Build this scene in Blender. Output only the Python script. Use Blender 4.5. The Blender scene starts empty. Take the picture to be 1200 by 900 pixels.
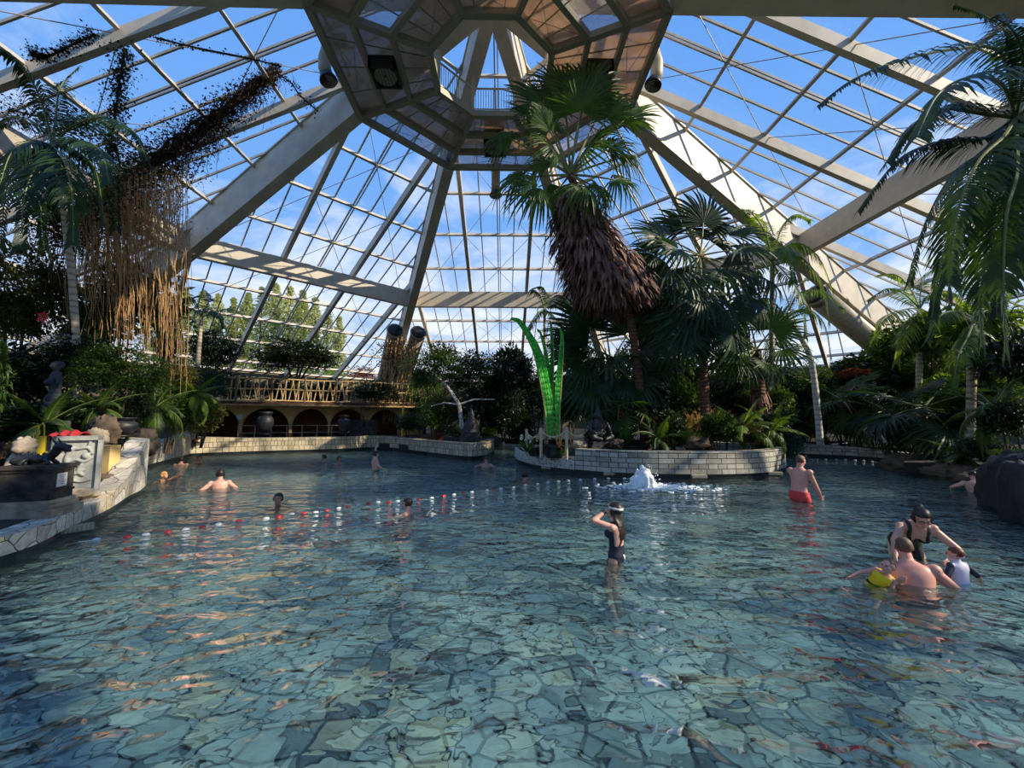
import bpy, bmesh, math, random
from mathutils import Vector, Matrix, Euler, Quaternion, noise
V = Vector
PI = math.pi
rnd = random.Random(7)
SC = bpy.context.scene
COL = SC.collection
R = math.radians

# ------------------------------------------------------------------ camera geometry
FPX, TILT, YAW, EYE = 470.0, R(5.2157), R(0.9625), 1.75
_F = V((math.sin(YAW)*math.cos(TILT), math.cos(YAW)*math.cos(TILT), math.sin(TILT)))
_R = V((math.cos(YAW), -math.sin(YAW), 0))
_U = _R.cross(_F)

def ray(px, py):
    return _F + _R*((px-600)/FPX) + _U*((450-py)/FPX)

def at(px, py, Y):
    d = ray(px, py); k = Y/d.y
    return V((d.x*k, Y, EYE+d.z*k))

def onz(px, py, z=0.0):
    d = ray(px, py); k = (z-EYE)/d.z
    return V((d.x*k, d.y*k, z))

# ------------------------------------------------------------------ object helpers
def tag(o, label=None, cat=None, group=None, kind=None):
    if label: o['label'] = label
    if cat: o['category'] = cat
    if group: o['group'] = group
    if kind: o['kind'] = kind
    return o

def thing(name, label, cat, loc=(0, 0, 0), rz=0.0, group=None):
    o = bpy.data.objects.new(name, None); COL.objects.link(o)
    o.location = loc; o.rotation_euler = (0, 0, rz)
    return tag(o, label, cat, group)

def link(name, me, parent=None):
    o = bpy.data.objects.new(name, me); COL.objects.link(o)
    if parent is not None: o.parent = parent
    return o

def dup(root, loc, rz=0.0, label=None, scale=None):
    c = root.copy(); COL.objects.link(c); c.location = loc; c.rotation_euler = (0, 0, rz)
    if scale: c.scale = (scale,)*3
    if label: c['label'] = label
    for ch in list(root.children):
        k = ch.copy(); COL.objects.link(k); k.parent = c
        for g in list(ch.children):
            s = g.copy(); COL.objects.link(s); s.parent = k
    return c

def lerp(a, b, t): return a+(b-a)*t

class MB:
    def __init__(s): s.v = []; s.f = []; s.m = []; s.uv = None
    def quad(s, a, b, c, d, m=0, uv=None):
        n = len(s.v); s.v += [V(a), V(b), V(c), V(d)]; s.f.append((n, n+1, n+2, n+3)); s.m.append(m)
        if uv:
            if s.uv is None: s.uv = {}
            s.uv[len(s.f)-1] = uv
    def tri(s, a, b, c, m=0):
        n = len(s.v); s.v += [V(a), V(b), V(c)]; s.f.append((n, n+1, n+2)); s.m.append(m)
    def poly(s, pts, m=0):
        n = len(s.v); s.v += [V(p) for p in pts]; s.f.append(tuple(range(n, n+len(pts)))); s.m.append(m)
    def add(s, vs, fs, m=0):
        n = len(s.v); s.v += [V(p) for p in vs]
        for f in fs: s.f.append(tuple(i+n for i in f)); s.m.append(m)
    def box(s, c, size, rot=None, m=0, taper=1.0):
        hx, hy, hz = size[0]/2, size[1]/2, size[2]/2
        vs = []
        for z, k in ((-hz, 1.0), (hz, taper)):
            for x, y in ((-hx, -hy), (hx, -hy), (hx, hy), (-hx, hy)):
                p = V((x*k, y*k, z))
                if rot is not None: p = rot @ p
                vs.append(p+V(c))
        s.add(vs, [(3, 2, 1, 0), (4, 5, 6, 7), (0, 1, 5, 4), (1, 2, 6, 5), (2, 3, 7, 6), (3, 0, 4, 7)], m)
    def beam(s, p, q, w, h, up=(0, 0, 1), m=0, off=0.0):
        """rectangular bar p->q; off shifts along the section's up axis"""
        p, q = V(p), V(q); d = (q-p).normalized(); sd = d.cross(V(up)).normalized(); u = sd.cross(d)
        vs = []
        for e in (p, q):
            for a, b in ((-1, -1), (1, -1), (1, 1), (-1, 1)):
                vs.append(e+sd*(a*w/2)+u*(b*h/2+off))
        s.add(vs, [(3, 2, 1, 0), (4, 5, 6, 7), (0, 1, 5, 4), (1, 2, 6, 5), (2, 3, 7, 6), (3, 0, 4, 7)], m)
    def tube(s, path, rad, n=8, m=0, cap=True, squash=1.0):
        path = [V(p) for p in path]
        if not isinstance(rad, (list, tuple)): rad = [rad]*len(path)
        base = len(s.v); prev = None
        for i, p in enumerate(path):
            t = (path[min(i+1, len(path)-1)]-path[max(i-1, 0)])
            t = t.normalized() if t.length > 1e-9 else V((0, 0, 1))
            if prev is None:
                a = V((1, 0, 0)) if abs(t.x) < .8 else V((0, 1, 0))
                x = (a-t*a.dot(t)).normalized()
            else:
                x = prev-t*prev.dot(t); x = x.normalized() if x.length > 1e-6 else t.orthogonal().normalized()
            prev = x; y = t.cross(x)
            for k in range(n):
                an = 2*PI*k/n
                s.v.append(p+x*(rad[i]*math.cos(an))+y*(rad[i]*squash*math.sin(an)))
        for i in range(len(path)-1):
            for k in range(n):
                a = base+i*n+k; b = base+i*n+(k+1) % n
                s.f.append((a, b, b+n, a+n)); s.m.append(m)
        if cap:
            s.f.append(tuple(base+k for k in reversed(range(n)))); s.m.append(m)
            e = base+(len(path)-1)*n
            s.f.append(tuple(e+k for k in range(n))); s.m.append(m)
    def lathe(s, prof, c=(0, 0, 0), n=20, m=0, sx=1, sy=1):
        base = len(s.v); c = V(c)
        for r_, z in prof:
            for k in range(n):
                a = 2*PI*k/n; s.v.append(c+V((r_*math.cos(a)*sx, r_*math.sin(a)*sy, z)))
        for i in range(len(prof)-1):
            for k in range(n):
                a = base+i*n+k; b = base+i*n+(k+1) % n
                s.f.append((a, b, b+n, a+n)); s.m.append(m)
        s.f.append(tuple(base+k for k in reversed(range(n)))); s.m.append(m)
        e = base+(len(prof)-1)*n; s.f.append(tuple(e+k for k in range(n))); s.m.append(m)
    def blob(s, c, rad, seed=0, amp=.2, freq=1.5, nu=20, nv=12, m=0, rot=None, rough=0, sq=0):
        c = V(c); base = len(s.v); sd = V((seed*3.17, seed*1.31, seed*7.7))
        for j in range(nv+1):
            th = PI*j/nv
            for i in range(nu):
                ph = 2*PI*i/nu
                d = V((math.sin(th)*math.cos(ph), math.sin(th)*math.sin(ph), math.cos(th)))
                k = 1+amp*noise.noise(d*freq+sd)+amp*.5*noise.noise(d*freq*2.7+sd)
                if rough: k += rough*(abs(noise.noise(d*freq*3.1+sd))-.25)+rough*.5*noise.noise(d*freq*7+sd)
                if sq: k *= (abs(d.x)**3+abs(d.y)**3+abs(d.z)**3)**(-sq/3)
                p = V((d.x*rad[0]*k, d.y*rad[1]*k, d.z*rad[2]*k))
                if rot is not None: p = rot @ p
                s.v.append(c+p)
        for j in range(nv):
            for i in range(nu):
                a = base+j*nu+i; b = base+j*nu+(i+1) % nu
                s.f.append((a, a+nu, b+nu, b)); s.m.append(m)
    def mesh(s, name, mats, smooth=False):
        me = bpy.data.meshes.new(name)
        me.from_pydata([tuple(p) for p in s.v], [], s.f)
        if not isinstance(mats, (list, tuple)): mats = [mats]
        for k in mats: me.materials.append(k)
        me.polygons.foreach_set('material_index', s.m)
        if smooth: me.polygons.foreach_set('use_smooth', [True]*len(s.f))
        if s.uv is not None:
            l = me.uv_layers.new(name='UVMap')
            for fi, uv in s.uv.items():
                p = me.polygons[fi]
                for li, c in zip(p.loop_indices, uv): l.data[li].uv = c
        me.update()
        return me
    def build(s, name, mats, parent=None, smooth=False):
        return link(name, s.mesh(name, mats, smooth), parent)

# ------------------------------------------------------------------ materials
class NT:
    def __init__(s, name):
        s.mat = bpy.data.materials.new(name); s.mat.use_nodes = True
        s.t = s.mat.node_tree; s.t.nodes.clear()
        s.out = s.n('ShaderNodeOutputMaterial')
    def n(s, typ, **kw):
        x = s.t.nodes.new(typ)
        for k, v in kw.items():
            if k in x.inputs and not hasattr(x, k): x.inputs[k].default_value = v
            else: setattr(x, k, v)
        return x
    def l(s, a, b): s.t.links.new(a, b)
    def surf(s, sock): s.l(sock, s.out.inputs['Surface'])

def rgba(c): return (c[0], c[1], c[2], 1.0)
def srgb(r, g, b):
    f = lambda c: (c/255/12.92) if c/255 <= .04045 else ((c/255+.055)/1.055)**2.4
    return (f(r), f(g), f(b))

def ramp(nt, fac, stops, interp='LINEAR'):
    x = nt.n('ShaderNodeValToRGB'); cr = x.color_ramp; cr.interpolation = interp
    while len(cr.elements) < len(stops): cr.elements.new(.5)
    for e, (p, c) in zip(cr.elements, stops): e.position = p; e.color = rgba(c)
    nt.l(fac, x.inputs['Fac']); return x.outputs['Color']

def texco(nt, which='Object', scale=(1, 1, 1), rot=(0, 0, 0)):
    tc = nt.n('ShaderNodeTexCoord'); mp = nt.n('ShaderNodeMapping')
    mp.inputs['Scale'].default_value = scale; mp.inputs['Rotation'].default_value = rot
    nt.l(tc.outputs[which], mp.inputs['Vector']); return mp.outputs['Vector']

def noise_tex(nt, vec, scale=5, detail=4, rough=.55, dist=0):
    x = nt.n('ShaderNodeTexNoise'); x.inputs['Scale'].default_value = scale; x.inputs['Detail'].default_value = detail
    x.inputs['Roughness'].default_value = rough; x.inputs['Distortion'].default_value = dist
    nt.l(vec, x.inputs['Vector']); return x.outputs['Fac']

def bump(nt, h, strength=.3, dist=.02, normal=None):
    b = nt.n('ShaderNodeBump'); b.inputs['Strength'].default_value = strength; b.inputs['Distance'].default_value = dist
    nt.l(h, b.inputs['Height'])
    if normal is not None: nt.l(normal, b.inputs['Normal'])
    return b.outputs['Normal']

def mixc(nt, fac, a, b, mode='MIX'):
    x = nt.n('ShaderNodeMix'); x.data_type = 'RGBA'; x.blend_type = mode
    for s_, v in ((0, fac), (6, a), (7, b)):
        if isinstance(v, (int, float)): x.inputs[s_].default_value = v
        elif isinstance(v, tuple): x.inputs[s_].default_value = rgba(v)
        else: nt.l(v, x.inputs[s_])
    return x.outputs[2]

def simple(name, c, rough=.6, c2=None, scale=4, bmp=0, metal=0, spec=.5, detail=4):
    nt = NT(name); b = nt.n('ShaderNodeBsdfPrincipled')
    b.inputs['Roughness'].default_value = rough; b.inputs['Metallic'].default_value = metal
    b.inputs['Specular IOR Level'].default_value = spec
    if c2 or bmp:
        v = texco(nt); f = noise_tex(nt, v, scale, detail)
        if c2: nt.l(ramp(nt, f, [(.35, c), (.65, c2)]), b.inputs['Base Color'])
        else: b.inputs['Base Color'].default_value = rgba(c)
        if bmp: nt.l(bump(nt, f, 1.0, bmp), b.inputs['Normal'])
    else: b.inputs['Base Color'].default_value = rgba(c)
    nt.surf(b.outputs[0]); return nt.mat

def leafmat(name, c1, c2, trans=.35, rough=.45, tc=None):
    """leaf: glossy diffuse + translucency, colour varies per object and with a noise over the plant"""
    nt = NT(name); v = texco(nt)
    oi = nt.n('ShaderNodeObjectInfo')
    f = noise_tex(nt, v, 2.3, 3)
    m = nt.n('ShaderNodeMath', operation='MULTIPLY_ADD'); nt.l(oi.outputs['Random'], m.inputs[0]); m.inputs[1].default_value = .35; nt.l(f, m.inputs[2])
    col = ramp(nt, m.outputs[0], [(.4, c1), (.85, c2)])
    b = nt.n('ShaderNodeBsdfPrincipled'); b.inputs['Roughness'].default_value = rough
    b.inputs['Specular IOR Level'].default_value = .35
    nt.l(col, b.inputs['Base Color'])
    t = nt.n('ShaderNodeBsdfTranslucent')
    nt.l(mixc(nt, 1.0, col, tc or (1.9, 1.7, .5), 'MULTIPLY'), t.inputs['Color'])
    x = nt.n('ShaderNodeMixShader'); x.inputs[0].default_value = trans
    nt.l(b.outputs[0], x.inputs[1]); nt.l(t.outputs[0], x.inputs[2]); nt.surf(x.outputs[0])
    return nt.mat

def two_sided_fresnel(nt, ior, normal=None):
    fr = nt.n('ShaderNodeFresnel'); ge = nt.n('ShaderNodeNewGeometry')
    m = nt.n('ShaderNodeMapRange'); nt.l(ge.outputs['Backfacing'], m.inputs[0]); m.inputs[3].default_value = ior; m.inputs[4].default_value = 1/ior
    nt.l(m.outputs[0], fr.inputs[0])
    if normal is not None: nt.l(normal, fr.inputs['Normal'])
    return fr

def glassmat(name, tint=(.97, .985, .99), refl=1.0, tex=False):
    nt = NT(name)
    tr = nt.n('ShaderNodeBsdfTransparent'); tr.inputs[0].default_value = rgba(tint)
    gl = nt.n('ShaderNodeBsdfGlossy'); gl.inputs['Roughness'].default_value = .03
    fr = two_sided_fresnel(nt, 1.45)
    m = nt.n('ShaderNodeMath', operation='MULTIPLY'); m.inputs[1].default_value = refl; nt.l(fr.outputs[0], m.inputs[0])
    x = nt.n('ShaderNodeMixShader'); nt.l(m.outputs[0], x.inputs[0]); nt.l(tr.outputs[0], x.inputs[1]); nt.l(gl.outputs[0], x.inputs[2])
    nt.surf(x.outputs[0]); return nt.mat

M = {}
M['steel'] = simple('cream_painted_steel', srgb(214, 204, 186), .5, srgb(196, 186, 168), 1.2)
M['steel2'] = simple('grey_painted_steel', srgb(186, 178, 162), .5, srgb(160, 154, 142), 1.5)
M['darkmetal'] = simple('dark_metal', (.015, .015, .017), .45)
M['greenmetal'] = simple('olive_grey_steel', srgb(158, 154, 136), .5)
M['glass'] = glassmat('roof_glass', (.965, .98, .985), .75)
M['duct'] = simple('duct_sheet', srgb(190, 180, 158), .5, srgb(170, 160, 138), 3)

def polycarb(name, tint, body, k):
    nt = NT(name); tr = nt.n('ShaderNodeBsdfTransparent'); tr.inputs[0].default_value = rgba(tint)
    v = texco(nt); f = noise_tex(nt, v, .8, 5, .6)
    c = ramp(nt, f, [(.35, body), (.7, tuple(x*.62 for x in body))])
    d = nt.n('ShaderNodeBsdfDiffuse'); nt.l(c, d.inputs[0])
    t = nt.n('ShaderNodeBsdfTranslucent'); nt.l(c, t.inputs[0])
    a = nt.n('ShaderNodeMixShader'); a.inputs[0].default_value = .5; nt.l(d.outputs[0], a.inputs[1]); nt.l(t.outputs[0], a.inputs[2])
    x = nt.n('ShaderNodeMixShader'); x.inputs[0].default_value = k; nt.l(tr.outputs[0], x.inputs[1]); nt.l(a.outputs[0], x.inputs[2])
    nt.surf(x.outputs[0]); return nt.mat
M['poly'] = polycarb('smoky_polycarbonate', (.70, .62, .58), srgb(226, 196, 166), .66)
M['polyc'] = polycarb('clear_corrugated_polycarbonate', (.84, .83, .86), srgb(226, 216, 204), .34)
# ------------------------------------------------------------------ camera, world, sun
cam = bpy.data.cameras.new('camera'); cam.sensor_width = 36; cam.lens = FPX*36/1200; cam.clip_end = 2000; cam.clip_start = .05
co = bpy.data.objects.new('camera', cam); COL.objects.link(co); co.location = (0, 0, EYE)
co.rotation_euler = (PI/2+TILT, 0, -YAW); SC.camera = co

SC.view_settings.view_transform = 'Standard'; SC.view_settings.look = 'None'
SC.view_settings.exposure = 0.32; SC.view_settings.gamma = 1.0
SC.view_settings.use_curve_mapping = False
cy = SC.cycles
cy.use_denoising = True
try: cy.denoiser = 'OPENIMAGEDENOISE'
except Exception: pass
cy.max_bounces = 7; cy.diffuse_bounces = 3; cy.glossy_bounces = 3; cy.transmission_bounces = 5
cy.transparent_max_bounces = 14; cy.sample_clamp_indirect = 6.0; cy.blur_glossy = .5
cy.use_adaptive_sampling = True; cy.adaptive_threshold = .02

W = bpy.data.worlds.new('sky'); SC.world = W; W.use_nodes = True
wt = W.node_tree; wt.nodes.clear()
class WN(NT):
    def __init__(s): s.t = wt; s.out = s.n('ShaderNodeOutputWorld')
wn = WN()
tc = wn.n('ShaderNodeTexCoord'); sep = wn.n('ShaderNodeSeparateXYZ'); wn.l(tc.outputs['Generated'], sep.inputs[0])
skyc = ramp(wn, sep.outputs['Z'], [(0.0, srgb(186, 208, 234)), (.12, srgb(158, 192, 232)), (.35, srgb(120, 170, 234)), (.7, srgb(100, 154, 228)), (1.0, srgb(90, 144, 220))])
# clouds: project direction onto a plane so that they flatten near the horizon
dv = wn.n('ShaderNodeMath', operation='ADD'); wn.l(sep.outputs['Z'], dv.inputs[0]); dv.inputs[1].default_value = .12
cx = wn.n('ShaderNodeMath', operation='DIVIDE'); wn.l(sep.outputs['X'], cx.inputs[0]); wn.l(dv.outputs[0], cx.inputs[1])
cyy = wn.n('ShaderNodeMath', operation='DIVIDE'); wn.l(sep.outputs['Y'], cyy.inputs[0]); wn.l(dv.outputs[0], cyy.inputs[1])
cmb = wn.n('ShaderNodeCombineXYZ'); wn.l(cx.outputs[0], cmb.inputs[0]); wn.l(cyy.outputs[0], cmb.inputs[1])
nz = noise_tex(wn, cmb.outputs[0], 1.5, 9, .6, .5)
low = wn.n('ShaderNodeMapRange'); wn.l(sep.outputs['Z'], low.inputs[0]); low.inputs[1].default_value = .1; low.inputs[2].default_value = .68; low.inputs[3].default_value = .17; low.inputs[4].default_value = -.10
# more cloud to the north (the far side), clear towards the sun
ny = wn.n('ShaderNodeMath', operation='MULTIPLY_ADD'); wn.l(sep.outputs['Y'], ny.inputs[0]); ny.inputs[1].default_value = .10; wn.l(low.outputs[0], ny.inputs[2])
ad = wn.n('ShaderNodeMath', operation='ADD'); wn.l(nz, ad.inputs[0]); wn.l(ny.outputs[0], ad.inputs[1])
cl = ramp(wn, ad.outputs[0], [(.54, (0, 0, 0)), (.80, (.9, .9, .9))])
ccol = mixc(wn, cl, skyc, srgb(236, 240, 246))
bg = wn.n('ShaderNodeBackground'); wn.l(ccol, bg.inputs[0]); bg.inputs[1].default_value = 1.0
wn.l(bg.outputs[0], wn.out.inputs[0])

sun = bpy.data.lights.new('sun', 'SUN'); sun.energy = 5.2; sun.angle = R(.6); sun.color = (1.0, .86, .66)
so = bpy.data.objects.new('sun', sun); COL.objects.link(so)
SUN = V((.93, -.28, .63)).normalized()
so.rotation_euler = (-SUN).to_track_quat('-Z', 'Y').to_euler(); so.location = (30, -10, 40)

# ------------------------------------------------------------------ roof
RR = 18.0
CX, CY, Z0, SL = -.0317*RR, .8515*RR, 1.0788*RR+EYE, .45
TAN = math.tan(PI/8); AE = 1.80*RR; EE = .1305*RR
def gl(a): return Z0-SL*a
def fdir(k): p = R(45*k); return V((math.sin(p), math.cos(p), 0)), V((math.cos(p), -math.sin(p), 0))
def rp(k, a, l, drop=0.0):
    n, t = fdir(k); return V((CX, CY, 0))+n*a+t*l+V((0, 0, gl(a)-drop))
def octp(ang, a, z):
    Rr = a/math.cos(PI/8); return V((CX+Rr*math.sin(R(ang)), CY+Rr*math.cos(R(ang)), z))
PUR = [(.544+.1685*k)*RR for k in range(-2, 8)]
FACES = ['back', 'back right', 'right', 'near right', 'near', 'near left', 'left', 'back left']
for k in range(8):
    g = MB(); lv = [.02]+PUR+[AE]
    for a, b in zip(lv, lv[1:]):
        g.quad(rp(k, a, -a*TAN), rp(k, a, a*TAN), rp(k, b, b*TAN), rp(k, b, -b*TAN))
    w = g.build('window_%d' % (k+1), M['glass']); tag(w, 'sloping glass roof face on the %s side' % FACES[k], 'window', kind='structure')
    n, t = fdir(k); up = (n*SL+V((0, 0, 1))).normalized()
    for a in PUR+[AE]:
        b = MB(); b.beam(rp(k, a, -a*TAN, .16), rp(k, a, a*TAN, .16), .13, .20, up)
        b.build('purlin', M['steel'], w)
    for j in range(-11, 12):
        l = j*EE/2; a0 = max(abs(l)/TAN, .05*RR)
        if a0 > AE-.5: continue
        b = MB()
        if abs(j) in (2, 6, 10):
            b.beam(rp(k, a0, l, .42), rp(k, AE, l, .42), .24, .50, up); b.build('rafter', M['steel'], w)
        else:
            b.beam(rp(k, a0, l, .06), rp(k, AE, l, .06), .07, .10, up)
            if j == 0: b.beam(rp(k, a0, l+.16, .06), rp(k, AE, l+.16, .06), .05, .10, up)
            b.build('glazing_bar', M['steel2'], w)
    for i in (1, 3, 5, 6):
        a, b2 = PUR[i], PUR[min(i+2, 9)]
        b = MB()
        for sg in (-1, 1):
            b.tube([rp(k, a, -EE*sg, .3), rp(k, b2, EE*sg, .3)], .018, 5)
            if i > 1:
                b.tube([rp(k, a, EE*sg, .3), rp(k, b2, EE*3*sg, .3)], .018, 5)
        b.build('tie_rod', M['steel2'], w)
    # hip girder between face k and k+1
    ang = 45*k+22.5
    def hp(a, drop): return octp(ang, a, gl(a)-drop)
    b = MB()
    sd = V((math.cos(R(ang)), -math.sin(R(ang)), 0))
    def slab(hw, d0, d1, a0, a1):
        vs = []
        for a in (a0, a1):
            for s_, d in ((-1, d1), (1, d1), (1, d0), (-1, d0)): vs.append(hp(a, d)+sd*(s_*hw))
        b.add(vs, [(3, 2, 1, 0), (4, 5, 6, 7), (0, 1, 5, 4), (1, 2, 6, 5), (2, 3, 7, 6), (3, 0, 4, 7)])
    slab(.19, .10, 2.02, .25, AE+.3); slab(.31, 2.02, 2.14, .25, AE+.3); slab(.26, .04, .12, .25, AE+.3)
    o = b.build('hip_beam', M['steel']); tag(o, 'deep cream steel hip girder between the %s and %s roof faces' % (FACES[k], FACES[(k+1) % 8]), 'beam', kind='structure')
    b = MB(); a = RR; b.beam(rp(k, a, -a*TAN+.15, 1.1), rp(k, a, a*TAN-.15, 1.1), .42, 1.3)
    o = b.build('ring_beam', M['steel']); tag(o, 'horizontal cream steel ring beam under the %s roof face' % FACES[k], 'beam', kind='structure')
    # low perimeter wall carrying the glass
    b = MB(); zb = gl(AE)
    b.beam(rp(k, AE+.2, -AE*TAN-.1, 0)*1.0, rp(k, AE+.2, AE*TAN+.1, 0), .5, 1.0)
    o = MB(); p, q = rp(k, AE+.2, -AE*TAN-.1), rp(k, AE+.2, AE*TAN+.1)
    p.z = q.z = zb/2-.1; o.beam(p, q, .4, zb-.1)
    o = o.build('wall_'+FACES[k].replace(' ', '_'), simple('perimeter_wall_%d' % k, srgb(120, 112, 92), .9, srgb(96, 92, 74), .6)); tag(o, kind='structure')

# apex hub
b = MB(); b.lathe([(.9, gl(0)-2.2), (1.0, gl(0)-1.6), (1.0, gl(0)-.3)], (CX, CY, 0), 8)
tag(b.build('trim_1', M['steel']), kind='structure')

# ------------------------------------------------------------------ octagonal gallery hung under the apex
ZC = .7976*RR+EYE
RQ = [.351*RR, .278*RR, .206*RR, .1317*RR]
gal = thing('roof_gallery', 'octagonal maintenance gallery with smoky translucent floor hanging below the roof apex', 'gallery', (CX, CY, ZC))
def gp(ang, a, z=0): return octp(ang, a, z)-V((CX, CY, 0))
for k in range(8):
    a1, a2 = 45*k-22.5, 45*k+22.5
    for i in range(3):
        b = MB(); ro, ri = RQ[i]-.05, RQ[i+1]+.05
        for u in range(4):
            p1 = lerp(gp(a1, ro, .12), gp(a2, ro, .12), u/4); p2 = lerp(gp(a1, ro, .12), gp(a2, ro, .12), (u+1)/4)
            q1 = lerp(gp(a1, ri, .12), gp(a2, ri, .12), u/4); q2 = lerp(gp(a1, ri, .12), gp(a2, ri, .12), (u+1)/4)
            up = V((0, 0, .03))
            b.quad(p1, p2, q2, q1); b.quad(q1+up, q2+up, p2+up, p1+up)
        b.build('floor_panel', M['polyc'] if (i == 0 and k in (7, 0, 1)) or (i == 1 and k in (3, 4, 5)) else M['poly'], gal)
    b = MB(); b.beam(gp(a2, RQ[0]), gp(a2, RQ[3]), .22, .26); b.build('radial_beam', M['greenmetal'], gal)
    for i in range(4):
        b = MB(); b.beam(gp(a1, RQ[i]), gp(a2, RQ[i]), .24 if i in (0, 3) else .2, .28); b.build('edge_beam', M['greenmetal'], gal)
    b = MB()
    for i in range(3):
        for u in (1, 2, 3):
            p = lerp(gp(a1, RQ[i]), gp(a2, RQ[i]), u/4); q = lerp(gp(a1, RQ[i+1]), gp(a2, RQ[i+1]), u/4)
            b.beam(p+V((0, 0, .09)), q+V((0, 0, .09)), .025, .05)
    for i in (0, 2):
        b.tube([gp(a1, RQ[i], -.03), gp(a2, RQ[i+1], -.03)], .010, 5); b.tube([gp(a2, RQ[i], -.03), gp(a1, RQ[i+1], -.03)], .010, 5)
    b.build('cross_bar', M['greenmetal'], gal)
    b = MB(); p, q = gp(a1, RQ[3]-.03, .15), gp(a2, RQ[3]-.03, .15); up = V((0, 0, 1.15))
    b.beam(p+up, q+up, .06, .06); b.beam(p+up*.1, q+up*.1, .04, .04)
    for u in range(17): x = lerp(p, q, u/16); b.beam(x, x+up, .05 if u % 8 == 0 else .025, .05 if u % 8 == 0 else .025, (1, 0, 0))
    b.build('railing', M['steel'], gal)
    # hangers down from the hip girder
    for q_ in (1, 3):
        b = MB(); b.beam(gp(a2, RQ[q_], .1), gp(a2, RQ[q_], gl(RQ[q_])-2.1-ZC+.1), .14, .14, (1, 0, 0)); b.build('hanger', M['steel'], gal)

def fan_unit(k, label):
    n, t = fdir(k); am = (RQ[1]+RQ[2])/2
    o = thing('extractor_fan', label, 'fan', V((CX, CY, ZC))+n*am, -R(45*k), 'extractor fans under the gallery')
    b = MB(); w = .55
    for x0, x1, y0, y1 in ((-w, w, -w, -w+.1), (-w, w, w-.1, w), (-w, -w+.1, -w, w), (w-.1, w, -w, w)):
        b.box(((x0+x1)/2, (y0+y1)/2, -.12), (x1-x0, y1-y0, .5))
    b.box((0, 0, .1), (2*w, 2*w, .05)); b.build('housing', M['darkmetal'], o)
    b = MB(); b.lathe([(.42, -.3), (.45, -.33), (.45, -.28), (.40, -.26)], n=28); b.build('ring', M['greenmetal'], o)
    b = MB(); b.lathe([(.10, -.2), (.12, -.28), (.05, -.31)], n=16)
    for i in range(6):
        an = 2*PI*i/6; rot = Matrix.Rotation(an, 3, 'Z') @ Matrix.Rotation(.5, 3, 'X'); b.box(rot @ V((.26, 0, 0))+V((0, 0, -.24)), (.32, .15, .012), rot)
    b.build('impeller', simple('fan_grey', (.05, .05, .05), .5), o)
    b = MB()
    for i in range(8): b.beam((-.45, -.45+.9*i/7, -.36), (.45, -.45+.9*i/7, -.36), .015, .015)
    b.build('guard', M['darkmetal'], o)
fan_unit(6, 'black square extractor fan under the gallery beside the open translucent floor, away from the palm')
fan_unit(0, 'black extractor fan under the far gallery side, above the hanging straight air nozzle')
fan_unit(2, 'black extractor fan under the gallery side that the palm crown partly hides')

def nozzle(k, label, bend):
    n, t = fdir(k); c = V((CX, CY, ZC))
    o = thing('air_nozzle', label, 'air duct', c+n*(RQ[0]+.25)+V((0, 0, .8 if bend else 0)), -R(45*k), 'air nozzles around the gallery')
    b = MB()
    path = [V((0, -.55, .5)), V((0, -.1, .42)), V((0, .2, .1)), V((0, .3, -.35)), V((0, .28, -.8)), V((0, .16, -1.15))] if bend else [V((0, -.3, .6)), V((0, 0, .3)), V((0, .1, -.2)), V((0, .1, -.9)), V((0, .1, -1.3))]
    b.tube(path, [.25]*len(path), 16); b.build('duct', M['duct'], o, True)
    b = MB(); e = path[-1]; d = (path[-1]-path[-2]).normalized()
    b.tube([e-d*.1, e, e+d*.12, e+d*.2], [.25, .29, .34, .35], 20); b.build('mouth', M['darkmetal'], o, True)
    b = MB()
    for q in (.26, .16, .07): b.tube([e+d*.2+V((q*math.cos(x), q*math.sin(x), 0)) for x in [2*PI*i/16 for i in range(17)]], .014, 6, cap=False)
    b.build('louvre', M['greenmetal'], o, True)
nozzle(6, 'bent cream air duct with black mouth at the gallery edge above the vine-draped rafter', True)
nozzle(2, 'bent cream air duct with black mouth at the gallery edge right beside the tall palm', True)
nozzle(0, 'straight hanging air duct with black mouth below the far gallery edge', False)
# plant box on the far gallery rim
b = MB(); n, t = fdir(0); b.box(V((CX, CY, ZC+.55))+n*(RQ[2]), (1.0, .6, .8)); b.box(V((CX, CY, ZC+.98))+n*(RQ[2]), (1.1, .7, .06))
tag(b.build('control_cabinet', simple('tan_box', srgb(150, 122, 96), .7)), 'tan metal cabinet standing on the far side of the gallery floor', 'cabinet')

# air ducts rising beside the hip girders
def riser(ang, a0, a1, off, label, drop=.78):
    def q(a): return octp(ang, a, gl(a)-2.14-drop)+V((math.cos(R(ang)), -math.sin(R(ang)), 0))*off
    base, top = q(a1), q(a0)
    o = thing('duct_pipe', label, 'air duct', base)
    tp = top-base; dn = tp.normalized(); b = MB()
    b.tube([V((0, 0, 0)), tp*.5, tp-dn*.5], [.66]*3, 20); b.build('pipe', M['duct'], o, True)
    b = MB(); b.tube([tp-dn*.5, tp-dn*.1, tp], [.66, .70, .74], 20); b.build('collar', M['duct'], o, True)
    b = MB(); b.tube([tp+dn*.005, tp+dn*.012], [.62, .62], 20); b.build('mouth', M['darkmetal'], o, True)
    b = MB(); b.tube([tp*.5-dn*.08, tp*.5+dn*.08], [.70, .70], 20); b.build('band', M['steel2'], o)
riser(67.5, 19.6, 32, -.2, 'wide cream air duct under the sunlit hip girder above the right bank plants')
riser(-22.5, 19.4, 33, -1.0, 'vine-covered air duct left of the far hip girder, above the bamboo balcony')
riser(-22.5, 19.4, 33, 1.0, 'bare cream air duct right of the far hip girder, above the bamboo balcony')
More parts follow.
